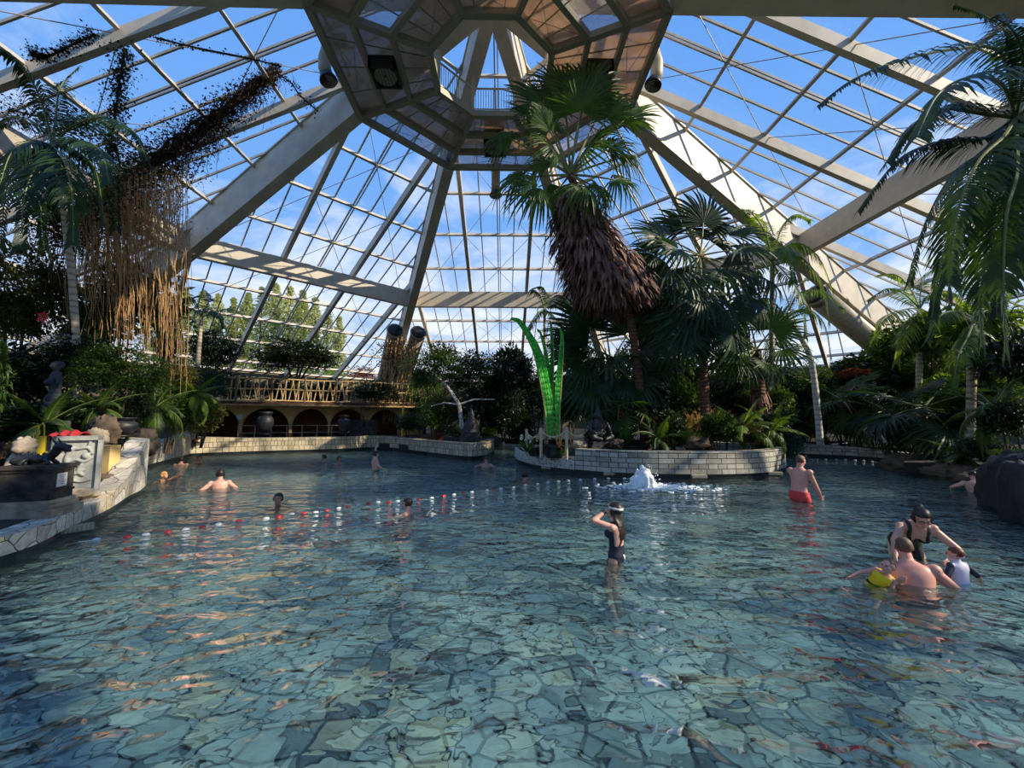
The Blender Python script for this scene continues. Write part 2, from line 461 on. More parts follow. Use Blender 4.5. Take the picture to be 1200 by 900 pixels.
# ------------------------------------------------------------------ stone materials
def paving(name, cols, joint, scale, edge=.035, coord='UV', bmp=.02, rand=.9, warp=.08, rough=.7, dark=0.0):
    nt = NT(name)
    v = texco(nt, coord)
    wz = nt.n('ShaderNodeTexNoise'); wz.inputs['Scale'].default_value = scale*1.3; nt.l(v, wz.inputs['Vector'])
    vm = nt.n('ShaderNodeVectorMath', operation='MULTIPLY_ADD'); nt.l(wz.outputs['Color'], vm.inputs[0]); vm.inputs[1].default_value = (warp,)*3; nt.l(v, vm.inputs[2])
    a = nt.n('ShaderNodeTexVoronoi', voronoi_dimensions='2D'); a.inputs['Scale'].default_value = scale; a.inputs['Randomness'].default_value = rand
    e = nt.n('ShaderNodeTexVoronoi', voronoi_dimensions='2D', feature='DISTANCE_TO_EDGE'); e.inputs['Scale'].default_value = scale; e.inputs['Randomness'].default_value = rand
    for x in (a, e): nt.l(vm.outputs[0], x.inputs['Vector'])
    sp = nt.n('ShaderNodeSeparateColor'); nt.l(a.outputs['Color'], sp.inputs[0])
    n = len(cols); base = ramp(nt, sp.outputs[0], [((i+.5)/n if n > 1 else .5, c) for i, c in enumerate(cols)], 'CONSTANT')
    f = noise_tex(nt, v, scale*3, 5, .65)
    base = mixc(nt, .55, base, ramp(nt, f, [(.3, (.35, .35, .35)), (.7, (1.35, 1.35, 1.35))]), 'MULTIPLY')
    k = ramp(nt, e.outputs['Distance'], [(edge*.5, (0, 0, 0)), (edge, (1, 1, 1))])
    b = nt.n('ShaderNodeBsdfPrincipled'); b.inputs['Roughness'].default_value = rough
    nt.l(mixc(nt, k, joint, base), b.inputs['Base Color'])
    nt.l(bump(nt, k, .6, bmp), b.inputs['Normal'])
    nt.surf(b.outputs[0]); return nt.mat

def tiles(name, c1, c2, joint, w, h, bmp=.01):
    nt = NT(name); v = texco(nt, 'UV'); b = nt.n('ShaderNodeTexBrick')
    b.offset = .37; b.offset_frequency = 2; b.squash = 1.6; b.squash_frequency = 2
    b.inputs['Color1'].default_value = rgba(c1); b.inputs['Color2'].default_value = rgba(c2); b.inputs['Mortar'].default_value = rgba(joint)
    b.inputs['Scale'].default_value = 1; b.inputs['Mortar Size'].default_value = .012; b.inputs['Mortar Smooth'].default_value = .2
    b.inputs['Brick Width'].default_value = w; b.inputs['Row Height'].default_value = h
    nt.l(v, b.inputs['Vector'])
    f = noise_tex(nt, v, 5, 6, .7)
    c = mixc(nt, .6, b.outputs['Color'], ramp(nt, f, [(.3, (.45, .43, .4)), (.65, (1.2, 1.2, 1.2))]), 'MULTIPLY')
    p = nt.n('ShaderNodeBsdfPrincipled'); p.inputs['Roughness'].default_value = .7; nt.l(c, p.inputs['Base Color'])
    inv = nt.n('ShaderNodeMath', operation='SUBTRACT'); inv.inputs[0].default_value = 1; nt.l(b.outputs['Fac'], inv.inputs[1])
    nt.l(bump(nt, inv.outputs[0], .6, bmp), p.inputs['Normal']); nt.surf(p.outputs[0]); return nt.mat

M['floorstone'] = paving('pool_floor_crazy_paving', [srgb(186, 196, 194), srgb(156, 172, 174), srgb(204, 206, 194), srgb(124, 140, 146), srgb(176, 188, 184), srgb(96, 110, 118), srgb(196, 192, 168), srgb(168, 182, 184)], srgb(20, 26, 30), 2.9, .06, 'Object', .03)
M['crazy'] = paving('white_crazy_paving', [srgb(206, 198, 182), srgb(184, 176, 160), srgb(216, 210, 198), srgb(200, 184, 152)], srgb(58, 54, 48), 3.6, .03, 'UV', .015)
M['walltile'] = tiles('pale_stone_tiles', srgb(190, 188, 176), srgb(140, 136, 124), srgb(52, 50, 46), .30, .16)
M['walltile2'] = tiles('cream_stone_tiles', srgb(214, 200, 172), srgb(176, 160, 130), srgb(70, 62, 50), .17, .27)
M['graffiti'] = paving('cracked_stone', [srgb(200, 198, 188), srgb(186, 184, 172)], srgb(40, 40, 38), 4.5, .05, 'UV', .01, .9, .22)
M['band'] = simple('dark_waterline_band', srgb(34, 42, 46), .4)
M['soil'] = simple('planting_soil', (.035, .028, .018), .95, (.02, .022, .012), 1.5, .05)
M['rock'] = simple('brown_rock', srgb(112, 96, 78), .85, srgb(70, 60, 50), 2.0, .04, detail=8)
M['darkrock'] = simple('black_basalt', (.010, .012, .014), .6, (.022, .024, .026), 2.5, .05, detail=8)

# ------------------------------------------------------------------ pool outline (clockwise from behind the camera on the left)
def P2(px, py): p = onz(px, py); return V((p.x, p.y, 0))
left_e = [V((-7.2, -4.0, 0)), V((-6.6, .5, 0)), V((-6.35, 3.0, 0)), P2(0, 662), P2(78, 627), P2(125, 604), P2(150, 587)]
e6 = left_e[-1]
left_e += [e6+V((-.45, .8, 0)), e6+V((-1.3, 1.9, 0)), e6+V((-2.6, 2.9, 0))]
left2_e = [e6+V((-3.6, 2.9, 0)), P2(162, 551), P2(190, 543), P2(224, 534)]
back_e = [P2(224, 534), P2(300, 531), P2(400, 528), P2(438, 526), P2(463, 527), P2(500, 532), P2(542, 537), P2(560, 537), P2(572, 535), P2(579, 530)]
gap_e = [back_e[-1]+V((-.2, 2.5, 0)), back_e[-1]+V((.6, 9, 0)), V((4.5, 30, 0)), V((12, 29, 0))]
right_e = [P2(935, 533), P2(941, 534), P2(1000, 537), P2(1071, 542)]
beach_e = [P2(1062, 549), P2(1060, 554), P2(1100, 556), P2(1140, 559), P2(1178, 600), V((8.8, 6.2, 0)), V((9.2, 2.0, 0)), V((9.2, -4.0, 0))]
edge = left_e+left2_e+back_e+gap_e+right_e+beach_e
print('edge', [tuple(round(c, 1) for c in p) for p in edge])

# floor: deepens away from the camera
def zfloor(x, y): return -(.42+.055*max(0, min(y, 14))) if y > 0 else -.42
b = MB(); xs = [-24, -16, -12, -8, -4, 0, 4, 8, 12, 16, 20, 26]; ys = [-5, -2, 0, 2, 4, 6, 8, 10, 12, 14, 18, 24, 32]
for i in range(len(xs)-1):
    for j in range(len(ys)-1):
        c = [(xs[i], ys[j]), (xs[i+1], ys[j]), (xs[i+1], ys[j+1]), (xs[i], ys[j+1])]
        b.quad(*[(x, y, zfloor(x, y)) for x, y in c])
tag(b.build('floor', M['floorstone']), kind='structure')

# water
nt = NT('pool_water')
vec = texco(nt, 'Object', (1, 1, 1), (0, 0, R(20)))
vst = texco(nt, 'Object', (.55, 1.15, 1), (0, 0, R(-18)))
h1 = noise_tex(nt, vst, 2.1, 1, .4, .8)
h2 = noise_tex(nt, vec, 4.6, .5, .4, 1.0)
h3 = noise_tex(nt, vst, .5, 2, .5, .3)
h4 = noise_tex(nt, texco(nt, 'Object', (.8, 1.3, 1), (0, 0, R(8))), 9.0, .5, .4, .6)
s1 = nt.n('ShaderNodeMath', operation='MULTIPLY_ADD'); nt.l(h2, s1.inputs[0]); s1.inputs[1].default_value = .40; nt.l(h1, s1.inputs[2])
s2 = nt.n('ShaderNodeMath', operation='MULTIPLY_ADD'); nt.l(h3, s2.inputs[0]); s2.inputs[1].default_value = .6; s0 = nt.n('ShaderNodeMath', operation='MULTIPLY_ADD'); nt.l(h4, s0.inputs[0]); s0.inputs[1].default_value = .12; nt.l(s1.outputs[0], s0.inputs[2]); nt.l(s0.outputs[0], s2.inputs[2])
WN_ = bump(nt, s2.outputs[0], 1.0, .19)
tr = nt.n('ShaderNodeBsdfTransparent'); tr.inputs[0].default_value = (.72, .92, .93, 1)
rf = nt.n('ShaderNodeBsdfRefraction'); rf.inputs['Color'].default_value = (.72, .92, .93, 1); rf.inputs['IOR'].default_value = 1.33; rf.inputs['Roughness'].default_value = 0
nt.l(WN_, rf.inputs['Normal'])
gs = nt.n('ShaderNodeBsdfGlossy'); gs.inputs['Roughness'].default_value = .02; nt.l(WN_, gs.inputs['Normal'])
fr = two_sided_fresnel(nt, 1.33, WN_)
mx = nt.n('ShaderNodeMixShader'); mx.inputs[0].default_value = .62; nt.l(tr.outputs[0], mx.inputs[1]); nt.l(rf.outputs[0], mx.inputs[2])
m2 = nt.n('ShaderNodeMixShader'); nt.l(fr.outputs[0], m2.inputs[0]); nt.l(mx.outputs[0], m2.inputs[1]); nt.l(gs.outputs[0], m2.inputs[2])
nt.surf(m2.outputs[0]); M['water'] = nt.mat
b = MB(); b.quad((-24, -5, 0), (26, -5, 0), (26, 32, 0), (-24, 32, 0))
tag(b.build('water', M['water']), 'rippling clear teal pool water over crazy paving', 'water', kind='structure')

# land around the pool
C0 = V((CX, CY, 0))
b = MB(); n = len(edge)
def outer(p):
    d = V((p.x-C0.x, p.y-C0.y, 0)).normalized(); return C0+d*36
def landz(i): return .30
for i in range(n):
    p, q = edge[i], edge[(i+1) % n]
    if i == n-1: continue
    po, qo = outer(p), outer(q)
    lz = lambda e: .34
    if i < len(left_e)+len(left2_e)+len(back_e)+1 or n-len(beach_e)-len(right_e) <= i < n-len(beach_e)-1: p, q = p+(po-p).normalized()*.32, q+(qo-q).normalized()*.32
    pa, qa = V((p.x, p.y, lz(i))), V((q.x, q.y, lz(i)))
    pm, qm = lerp(p, po, .4)+V((0, 0, .75)), lerp(q, qo, .4)+V((0, 0, .75))
    b.quad(pa, qa, qm, pm); b.quad(pm, qm, qo+V((0, 0, .9)), po+V((0, 0, .9)))
    b.quad((p.x, p.y, -1.6), (q.x, q.y, -1.6), qa, pa)
b.quad(edge[-1]+V((0, 0, .34)), edge[0]+V((0, 0, .34)), outer(edge[0])+V((0, 0, .9)), outer(edge[-1])+V((0, 0, .9)))
p, q = edge[-1], edge[0]; b.quad((p.x, p.y, -1.6), (q.x, q.y, -1.6), (q.x, q.y, .34), (p.x, p.y, .34))
tag(b.build('ground', M['soil']), kind='structure')

def curve(pts, n=6):
    """Catmull-Rom through pts (each a Vector)"""
    out = []
    for i in range(len(pts)-1):
        p0, p1, p2, p3 = pts[max(i-1, 0)], pts[i], pts[i+1], pts[min(i+2, len(pts)-1)]
        for k in range(n):
            t = k/n
            out.append(.5*((2*p1)+(p2-p0)*t+(2*p0-5*p1+4*p2-p3)*t*t+(3*p1-p0-3*p2+p3)*t**3))
    out.append(pts[-1]); return out

def poolwall(name, pts, tops, mat, th=.35, low=.10, n=6, side=1):
    """stone-faced pool wall: dark waterline band, face, coping top, back; tops = heights per point"""
    P = curve([V((p.x, p.y, t)) for p, t in zip(pts, tops)], n)
    b = MB(); u = 0
    for i in range(len(P)-1):
        a, c = P[i], P[i+1]
        def nrm(j):
            d = (P[min(j+1, len(P)-1)]-P[max(j-1, 0)]); d.z = 0; d.normalize(); return V((-d.y, d.x, 0))*side
        na, nc = nrm(i)*th, nrm(i+1)*th
        L = (V((c.x, c.y, 0))-V((a.x, a.y, 0))).length
        A0, C0_ = V((a.x, a.y, 0)), V((c.x, c.y, 0))
        ins = .10
        # recessed dark band at the waterline
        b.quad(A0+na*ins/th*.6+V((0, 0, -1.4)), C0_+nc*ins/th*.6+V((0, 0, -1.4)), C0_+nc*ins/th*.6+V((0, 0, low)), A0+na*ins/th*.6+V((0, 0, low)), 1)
        b.quad(A0+V((0, 0, low)), C0_+V((0, 0, low)), V(c), V(a), 0, [(u, 0), (u+L, 0), (u+L, c.z-low), (u, a.z-low)])
        b.quad(A0+V((0, 0, low)), A0+na*.3+V((0, 0, low)), C0_+nc*.3+V((0, 0, low)), C0_+V((0, 0, low)), 1)
        b.quad(V(a), V(c), V(c)+nc, V(a)+na, 0, [(u, a.z), (u+L, c.z), (u+L, c.z+th), (u, a.z+th)])
        b.quad(V(a)+na, V(c)+nc, C0_+nc, A0+na, 0, [(u, 0), (u+L, 0), (u+L, c.z), (u, a.z)])
        u += L
    for e, s_ in ((0, 1), (len(P)-1, -1)):
        a = P[e]; d = (P[min(e+1, len(P)-1)]-P[max(e-1, 0)]); d.z = 0; d.normalize(); na = V((-d.y, d.x, 0))*side*th
        b.quad(V((a.x, a.y, low)), V((a.x, a.y, a.z)), V(a)+na, V((a.x, a.y, low))+na, 0, [(0, 0), (0, a.z), (th, a.z), (th, 0)])
    o = b.build(name, [mat, M['band']]); tag(o, kind='structure'); return P
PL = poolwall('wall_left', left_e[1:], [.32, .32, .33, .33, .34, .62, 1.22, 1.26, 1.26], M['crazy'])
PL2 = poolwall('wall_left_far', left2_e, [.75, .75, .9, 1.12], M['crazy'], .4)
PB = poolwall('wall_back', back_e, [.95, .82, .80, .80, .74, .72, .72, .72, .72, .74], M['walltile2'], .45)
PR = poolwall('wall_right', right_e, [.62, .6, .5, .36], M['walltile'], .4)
isl = [P2(603, 537), P2(606, 541), P2(620, 546), P2(640, 550), P2(673, 554)]
isl2 = [P2(674, 554), P2(710, 557), P2(750, 559), P2(800, 560), P2(850, 560), P2(895, 558), P2(915, 554), P2(920, 549)]
isl3 = [isl2[-1]+V((.1, 1.6, 0)), isl2[-1]+V((-.8, 3.6, 0)), isl2[-1]+V((-3.4, 6.2, 0)), isl[0]+V((3, 3.5, 0)), isl[0]+V((.6, 1.2, 0))]
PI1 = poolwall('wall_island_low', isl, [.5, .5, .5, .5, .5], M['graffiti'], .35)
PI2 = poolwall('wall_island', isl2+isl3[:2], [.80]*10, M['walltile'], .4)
b = MB(); ring = [V((p.x, p.y, .42)) for p in isl]+[V((p.x, p.y, .42)) for p in isl2+isl3]
cen = sum(ring, V())/len(ring)
ring = [p+(cen-p).normalized()*.15 for p in ring]
for i in range(len(ring)):
    p, q = ring[i], ring[(i+1) % len(ring)]
    b.tri(p, q, cen+V((0, 0, .25))); b.quad((p.x, p.y, -1.5), (q.x, q.y, -1.5), q, p)
tag(b.build('ground_island', M['soil']), kind='structure')

# outside: lawn
b = MB(); b.lathe([(36, -.2), (300, -.2), (301, -.3)], (CX, CY, 0), 48)
b = MB()
for k in range(48):
    a, c = 2*PI*k/48, 2*PI*(k+1)/48
    b.quad(C0+V((36*math.cos(a), 36*math.sin(a), .2)), C0+V((400*math.cos(a), 400*math.sin(a), .2)), C0+V((400*math.cos(c), 400*math.sin(c), .2)), C0+V((36*math.cos(c), 36*math.sin(c), .2)))
tag(b.build('field', simple('lawn', (.06, .10, .03), .9, (.04, .08, .025), .3)), kind='structure')
# ------------------------------------------------------------------ plant materials
M['fan'] = leafmat('fan_palm_leaf', srgb(32, 56, 28), srgb(68, 100, 42), .40)
M['fan_dark'] = leafmat('dark_fan_leaf', srgb(22, 42, 30), srgb(44, 74, 44), .25)
M['feather'] = leafmat('feather_palm_leaf', srgb(32, 60, 28), srgb(80, 110, 44), .45)
M['feather_dark'] = leafmat('dark_feather_leaf', srgb(22, 42, 28), srgb(52, 78, 44), .36, .35)
M['lime'] = leafmat('lime_leaf', srgb(66, 98, 32), srgb(116, 140, 54), .52)
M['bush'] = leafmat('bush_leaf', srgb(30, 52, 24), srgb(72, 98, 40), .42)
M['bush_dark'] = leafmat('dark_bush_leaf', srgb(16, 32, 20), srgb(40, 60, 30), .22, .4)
M['bush_blue'] = leafmat('blue_green_leaf', srgb(26, 48, 42), srgb(54, 82, 66), .22)
M['olive'] = leafmat('olive_leaf', srgb(60, 66, 34), srgb(104, 104, 54), .3)
M['dead'] = leafmat('dead_palm_leaf', srgb(98, 76, 68), srgb(164, 126, 110), .15, .8, (1.2, 1.0, .8))
M['dry'] = leafmat('dry_creeper_leaf', srgb(50, 40, 28), srgb(110, 78, 46), .25, .8, (1.3, 1.0, .7))
M['reddish'] = leafmat('reddish_leaf', srgb(110, 62, 40), srgb(150, 92, 56), .3, .5, (1.4, .9, .6))
M['petiole'] = simple('pale_petiole', srgb(150, 150, 96), .5, srgb(120, 120, 76), 3)
M['rachis'] = simple('green_rachis', srgb(96, 110, 52), .5)
M['wood'] = simple('bush_wood', srgb(92, 78, 60), .85, srgb(60, 50, 40), 6, .01)
M['paleroot'] = leafmat('golden_aerial_root', srgb(186, 144, 96), srgb(226, 184, 130), .15, .8, (1.2, 1.0, .8))
def trunkmat(name, c1, c2, ring=14, b=.03):
    nt = NT(name); v = texco(nt); w = nt.n('ShaderNodeTexWave', wave_type='BANDS', bands_direction='Z')
    w.inputs['Scale'].default_value = ring/6.0; w.inputs['Distortion'].default_value = 2.5; w.inputs['Detail'].default_value = 3; nt.l(v, w.inputs['Vector'])
    f = noise_tex(nt, v, 9, 6, .7)
    a = nt.n('ShaderNodeMath', operation='MULTIPLY_ADD'); nt.l(f, a.inputs[0]); a.inputs[1].default_value = 1.0; nt.l(w.outputs['Fac'], a.inputs[2])
    p = nt.n('ShaderNodeBsdfPrincipled'); p.inputs['Roughness'].default_value = .85
    nt.l(ramp(nt, a.outputs[0], [(.2, c1), (1.6, c2)]), p.inputs['Base Color']); nt.l(bump(nt, a.outputs[0], .8, b), p.inputs['Normal'])
    nt.surf(p.outputs[0]); return nt.mat
M['trunk_brown'] = trunkmat('fibrous_brown_trunk', srgb(52, 36, 28), srgb(112, 76, 58))
M['trunk_grey'] = trunkmat('ringed_grey_trunk', srgb(110, 100, 84), srgb(182, 170, 148), 10, .015)
M['trunk_white'] = trunkmat('whitish_trunk', srgb(150, 146, 136), srgb(214, 210, 200), 8, .01)

# ------------------------------------------------------------------ leaf meshes
def frame_of(d, up=None):
    x = V(d).normalized(); u = V(up) if up is not None else V((0, 0, 1))
    z = u-x*u.dot(x)
    if z.length < .15:
        u = V((x.x+.3, x.y-.5, .1)); z = u-x*u.dot(x)
    z.normalize(); y = z.cross(x)
    return Matrix((x, y, z)).transposed()

def fan_mesh(pl, br, seed=0, nseg=34, spread=250, sag=.25, droop=.35, cup=.18, mats=None, pr=.02):
    """palmate leaf along +X: petiole of length pl, blade of radius br"""
    r_ = random.Random(seed); b = MB()
    pts = []
    for i in range(7):
        t = i/6; pts.append(V((pl*t, 0, -sag*pl*t*t*.6)))
    b.tube(pts, [pr*(1.5-.8*i/6) for i in range(7)], 5, 1)
    H = pts[-1]; T = (pts[-1]-pts[-2]).normalized(); N = V((0, 1, 0)).cross(T)*-1
    N = T.cross(V((0, 1, 0)))
    if N.z < 0: N = -N
    S = V((0, 1, 0)); d = R(spread)/nseg
    for i in range(nseg):
        th = -R(spread)/2+(i+.5)*d
        L = br*(.78+.22*math.cos(th*.6))*r_.uniform(.9, 1.06)
        D = T*math.cos(th)+S*math.sin(th); P = S*math.cos(th)-T*math.sin(th)
        dr = droop*r_.uniform(.5, 1.5); tw = r_.uniform(-.25, .25)
        rows = []
        for s, wf in ((.04, 1), (.28, 1), (.5, 1), (.72, .82), (.9, .48), (1.0, .03)):
            hw = max(.004, min(s, .52)*L*math.tan(d/2)*1.04*wf)
            z = cup*L*abs(math.sin(th))*s*.9 - dr*L*max(0, s-.35)**2*1.6
            c = H+D*(L*s*(1-.12*dr*max(0, s-.4)))+N*z
            c.z -= dr*L*.45*max(0, s-.5)**2
            rows.append((c-P*hw+N*(tw*hw), c-N*(hw*.55), c+P*hw-N*(tw*hw)))
        for a, c in zip(rows, rows[1:]):
            b.quad(a[0], a[1], c[1], c[0]); b.quad(a[1], a[2], c[2], c[1])
    return b.mesh('frond', mats or [M['fan'], M['petiole']])

def feather_mesh(path, lmax=.7, n=44, seed=0, hang=.5, fwd=.55, w=.022, mats=None, bare=.14, rr=.03, lift=.0, tipl=.35):
    """pinnate leaf along an arbitrary path (relative to the crown)"""
    r_ = random.Random(seed); P = curve([V(p) for p in path], 8) if len(path) < 12 else [V(p) for p in path]
    b = MB(); m = len(P); b.tube(P, [rr*(1-.85*i/(m-1))+.003 for i in range(m)], 5, 1)
    for i in range(n):
        t = bare+(1-bare)*i/(n-1); x = t*(m-1); k = min(int(x), m-2); c = lerp(P[k], P[k+1], x-k)
        T = (P[min(k+2, m-1)]-P[max(k-1, 0)]).normalized()
        Fm = frame_of(T); S, U = Fm.col[1], Fm.col[2]
        q = (t-bare)/(1-bare); L0 = lmax*(math.sin(PI*min(1, q*1.15+.12))**.6 if q < .75 else lerp(math.sin(PI*(.75*1.15+.12))**.6, tipl, (q-.75)/.25))
        L0 = max(L0, lmax*.25)
        for sg in (-1, 1):
            L = L0*r_.uniform(.85, 1.1); f = fwd*r_.uniform(.8, 1.25)+q*.35
            D = (S*sg*1.0+T*f+U*(lift+r_.uniform(-.1, .12))).normalized()
            hg = hang*r_.uniform(.7, 1.3); wd = D.cross(U).normalized(); pts = []
            for s, wf in ((0, .45), (.3, 1.0), (.65, .8), (1, .05)):
                pt = c+D*(L*s*(1-.25*hg*s)); pt.z -= hg*L*s*s*.8; pts.append((pt-wd*w*wf, pt+wd*w*wf))
            for a, e in zip(pts, pts[1:]): b.quad(a[0], a[1], e[1], e[0])
    return b.mesh('frond', mats or [M['feather'], M['rachis']])

def arc(L, droop, rise=0.0, n=7):
    """default frond path along +X, bending down by droop radians"""
    p = V((0, 0, 0)); out = [p.copy()]; a = rise
    for i in range(n):
        a -= droop/n; p = p+V((math.cos(a), 0, math.sin(a)))*(L/n); out.append(p.copy())
    return out

def leaf_quads(b, c, D, N, L, w, m=0, fold=.25):
    S = D.cross(N).normalized(); N = S.cross(D)
    a = c; m1 = c+D*(L*.45); t = c+D*L-N*(L*.12)
    b.quad(a, m1-S*w+N*(w*fold), t, m1, m); b.quad(a, m1, t, m1+S*w+N*(w*fold), m)

def foliage_mesh(seed, nclump=22, per=60, L=.11, w=.03, crad=.34, mats=None, flat=.85, up=.35, hang=0.0, blossoms=0):
    r_ = random.Random(seed); b = MB()
    for i in range(nclump):
        z = r_.uniform(-.75, 1); ph = r_.uniform(0, 2*PI); q = math.sqrt(max(0, 1-z*z)); k = r_.uniform(.45, .82)
        c = V((q*math.cos(ph)*k, q*math.sin(ph)*k, z*k*flat)); cr = crad*r_.uniform(.7, 1.2)
        for j in range(per):
            d = V((r_.gauss(0, 1), r_.gauss(0, 1), r_.gauss(0, 1)+.25)).normalized()
            p = c+V((d.x, d.y, d.z*.75))*cr*r_.uniform(.55, 1.05)
            D = (d+V((r_.uniform(-.6, .6), r_.uniform(-.6, .6), r_.uniform(-.5, .3)-hang))).normalized()
            N = (d*.6+V((r_.uniform(-.4, .4), r_.uniform(-.4, .4), up+.4))).normalized()
            if abs(N.dot(D)) > .95: N = D.orthogonal()
            leaf_quads(b, p, D, N, L*r_.uniform(.7, 1.25), w*r_.uniform(.8, 1.2), 1 if (blossoms and r_.random() < blossoms) else 0)
    return b.mesh('foliage', mats or M['bush'])

FOL = {}
for nm, mt in (('bush', 'bush'), ('bush_dark', 'bush_dark'), ('lime', 'lime'), ('bush_blue', 'bush_blue'), ('olive', 'olive'), ('reddish', 'reddish')):
    FOL[nm, 's'] = [foliage_mesh(11+i, 46, 150, .085, .022, .33, M[mt]) for i in range(2)]
    FOL[nm, 'm'] = [foliage_mesh(21+i, 34, 80, .16, .044, .36, M[mt]) for i in range(2)]
    FOL[nm, 'l'] = [foliage_mesh(31+i, 22, 26, .32, .085, .36, M[mt], hang=.25) for i in range(2)]
STEM = []
for i in range(4):
    r_ = random.Random(50+i); b = MB(); x, y = r_.uniform(-.5, .5), r_.uniform(-.5, .5)
    b.tube([(x*.15, y*.15, 0), (x*.4, y*.4, .35), (x*.8, y*.8, .7), (x*1.1, y*1.1, 1.0)], [.035, .028, .02, .01], 6)
    STEM.append(b.mesh('stem', M['wood']))

def ground_z(p): return .34

def bush(name, label, px, py0, py1, wpx, Y, mat='bush', size='m', group=None, cat='shrub', base=None, dscale=.8, stems=3):
    """a bush whose crown spans py0..py1 (top, bottom) and wpx across at distance Y; it is rooted at base z"""
    c = at(px, (py0+py1)/2, Y); h = (py1-py0)/FPX*Y/2; w = wpx/FPX*Y/2
    zb = .45 if base is None else base
    o = thing(name, label, cat, (c.x, c.y, zb), rnd.uniform(0, 6.28), group)
    f = link('foliage', rnd.choice(FOL[mat, size]), o); f.location = (0, 0, c.z-zb); f.scale = (w, w*dscale, h)
    k = list(range(4)); rnd.shuffle(k)
    for i in k[:stems]:
        s = link('stem', STEM[i], o); s.scale = (w*.8, w*.8, max(.2, c.z-zb+h*.3)); s.rotation_euler = (0, 0, rnd.uniform(0, 6.28))
    return o

def trunk_mesh(base, pts, radii, mat, n=10):
    b = MB(); P = curve([V(p)-V(base) for p in pts], 6)
    k = len(radii)-1; rs = []
    for i in range(len(P)):
        t = i/(len(P)-1)*k; j = min(int(t), k-1); rs.append(lerp(radii[j], radii[j+1], t-j)*(1+.05*math.sin(i*2.1)))
    b.tube(P, rs, n); return b.mesh('trunk', mat, True)

FANV = {}
def fan_variants(key, mats, pl=.8, br=1.0, **kw):
    FANV[key] = [fan_mesh(pl, br, s, mats=mats, sag=sg, droop=dr, **kw) for s, sg, dr in ((1, .15, .25), (2, .3, .45), (3, .45, .8))]
fan_variants('fan', [M['fan'], M['petiole']]); fan_variants('dark', [M['fan_dark'], M['petiole']])
FEA = {}
for key, mt, kw in (('feather', 'feather', dict(lmax=.34, n=40, w=.014, rr=.018)), ('dark', 'feather_dark', dict(lmax=.34, n=40, w=.014, rr=.018)), ('lime', 'lime', dict(lmax=.36, n=30, w=.022, rr=.016)), ('fern', 'bush', dict(lmax=.2, n=40, w=.014, rr=.012, bare=.05)), ('fernlime', 'lime', dict(lmax=.2, n=40, w=.014, rr=.012, bare=.05))):
    FEA[key] = [feather_mesh(arc(1.0, dp, rs), seed=i, hang=hg, mats=[M[mt], M['rachis']], **kw) for i, (dp, rs, hg) in enumerate(((.7, .1, .35), (1.2, .2, .6), (1.9, .3, .9)))]

def place_frond(root, me, origin, d, scale, roll=0.0, up=None, name='frond'):
    f = link(name, me, root); f.location = origin
    m = frame_of(d, up)
    if roll: m = m @ Matrix.Rotation(roll, 3, 'X')
    f.rotation_euler = m.to_euler(); f.scale = (scale,)*3
    return f

def rosette(root, origin, n, meshes, scale, e0=-10, e1=75, seed=0, name='frond', az0=0, az1=360):
    """n fronds round a crown: inner ones upright, outer ones drooping"""
    r_ = random.Random(seed)
    for i in range(n):
        t = i/(max(1, n-1)); el = R(lerp(e1, e0, t**.8)+r_.uniform(-8, 8)); az = R(az0)+((i*137.5+r_.uniform(-15, 15))%360)/360*R(az1-az0)
        d = V((math.cos(el)*math.cos(az), math.cos(el)*math.sin(az), math.sin(el)))
        k = meshes[min(len(meshes)-1, int(t*len(meshes)))]
        place_frond(root, k, origin, d, scale*r_.uniform(.85, 1.1), r_.uniform(-.2, .2), name=name)

def low_fern(name, label, px, py, Y, hpx, kind='fern', n=13, cat='fern', group=None, e0=5, e1=75, z=None):
    """a stemless rosette rooted at pixel (px, py)"""
    c = at(px, py, Y)
    if z is not None: c.z = z
    o = thing(name, label, cat, c, 0, group)
    rosette(o, V((0, 0, .02)), n, FEA[kind], hpx/FPX*Y, e0, e1, int(px*7+py), 'frond')
    b = MB(); b.lathe([(.12, -.35), (.14, -.1), (.09, .06)], n=8); b.build('crown', M['wood'], o)
    return o

def low_fan(name, label, px, py, Y, hpx, kind='dark', n=9, group=None, e0=10, e1=70, trunk=.4, cat='palm'):
    c = at(px, py, Y); o = thing(name, label, cat, V((c.x, c.y, max(.3, c.z-trunk))), 0, group)
    top = c-o.location
    b = MB(); b.tube([(0, 0, -.2), top*.5, top], [.12, .11, .09], 8); b.build('trunk', M['trunk_brown'], o)
    rosette(o, top, n, FANV[kind], hpx/FPX*Y/1.5, e0, e1, int(px*3+py)); return o

def palm(name, label, base, crown, tr, trad, fronds, cat='palm', group=None, mid=None, trunk='trunk'):
    base = V(base); o = thing(name, label, cat, base, 0, group)
    pts = [base]+([V(m_) for m_ in mid] if mid else [])+[V(crown)]
    link('trunk', trunk_mesh(base, pts, trad, tr), o)
    return o, V(crown)-base

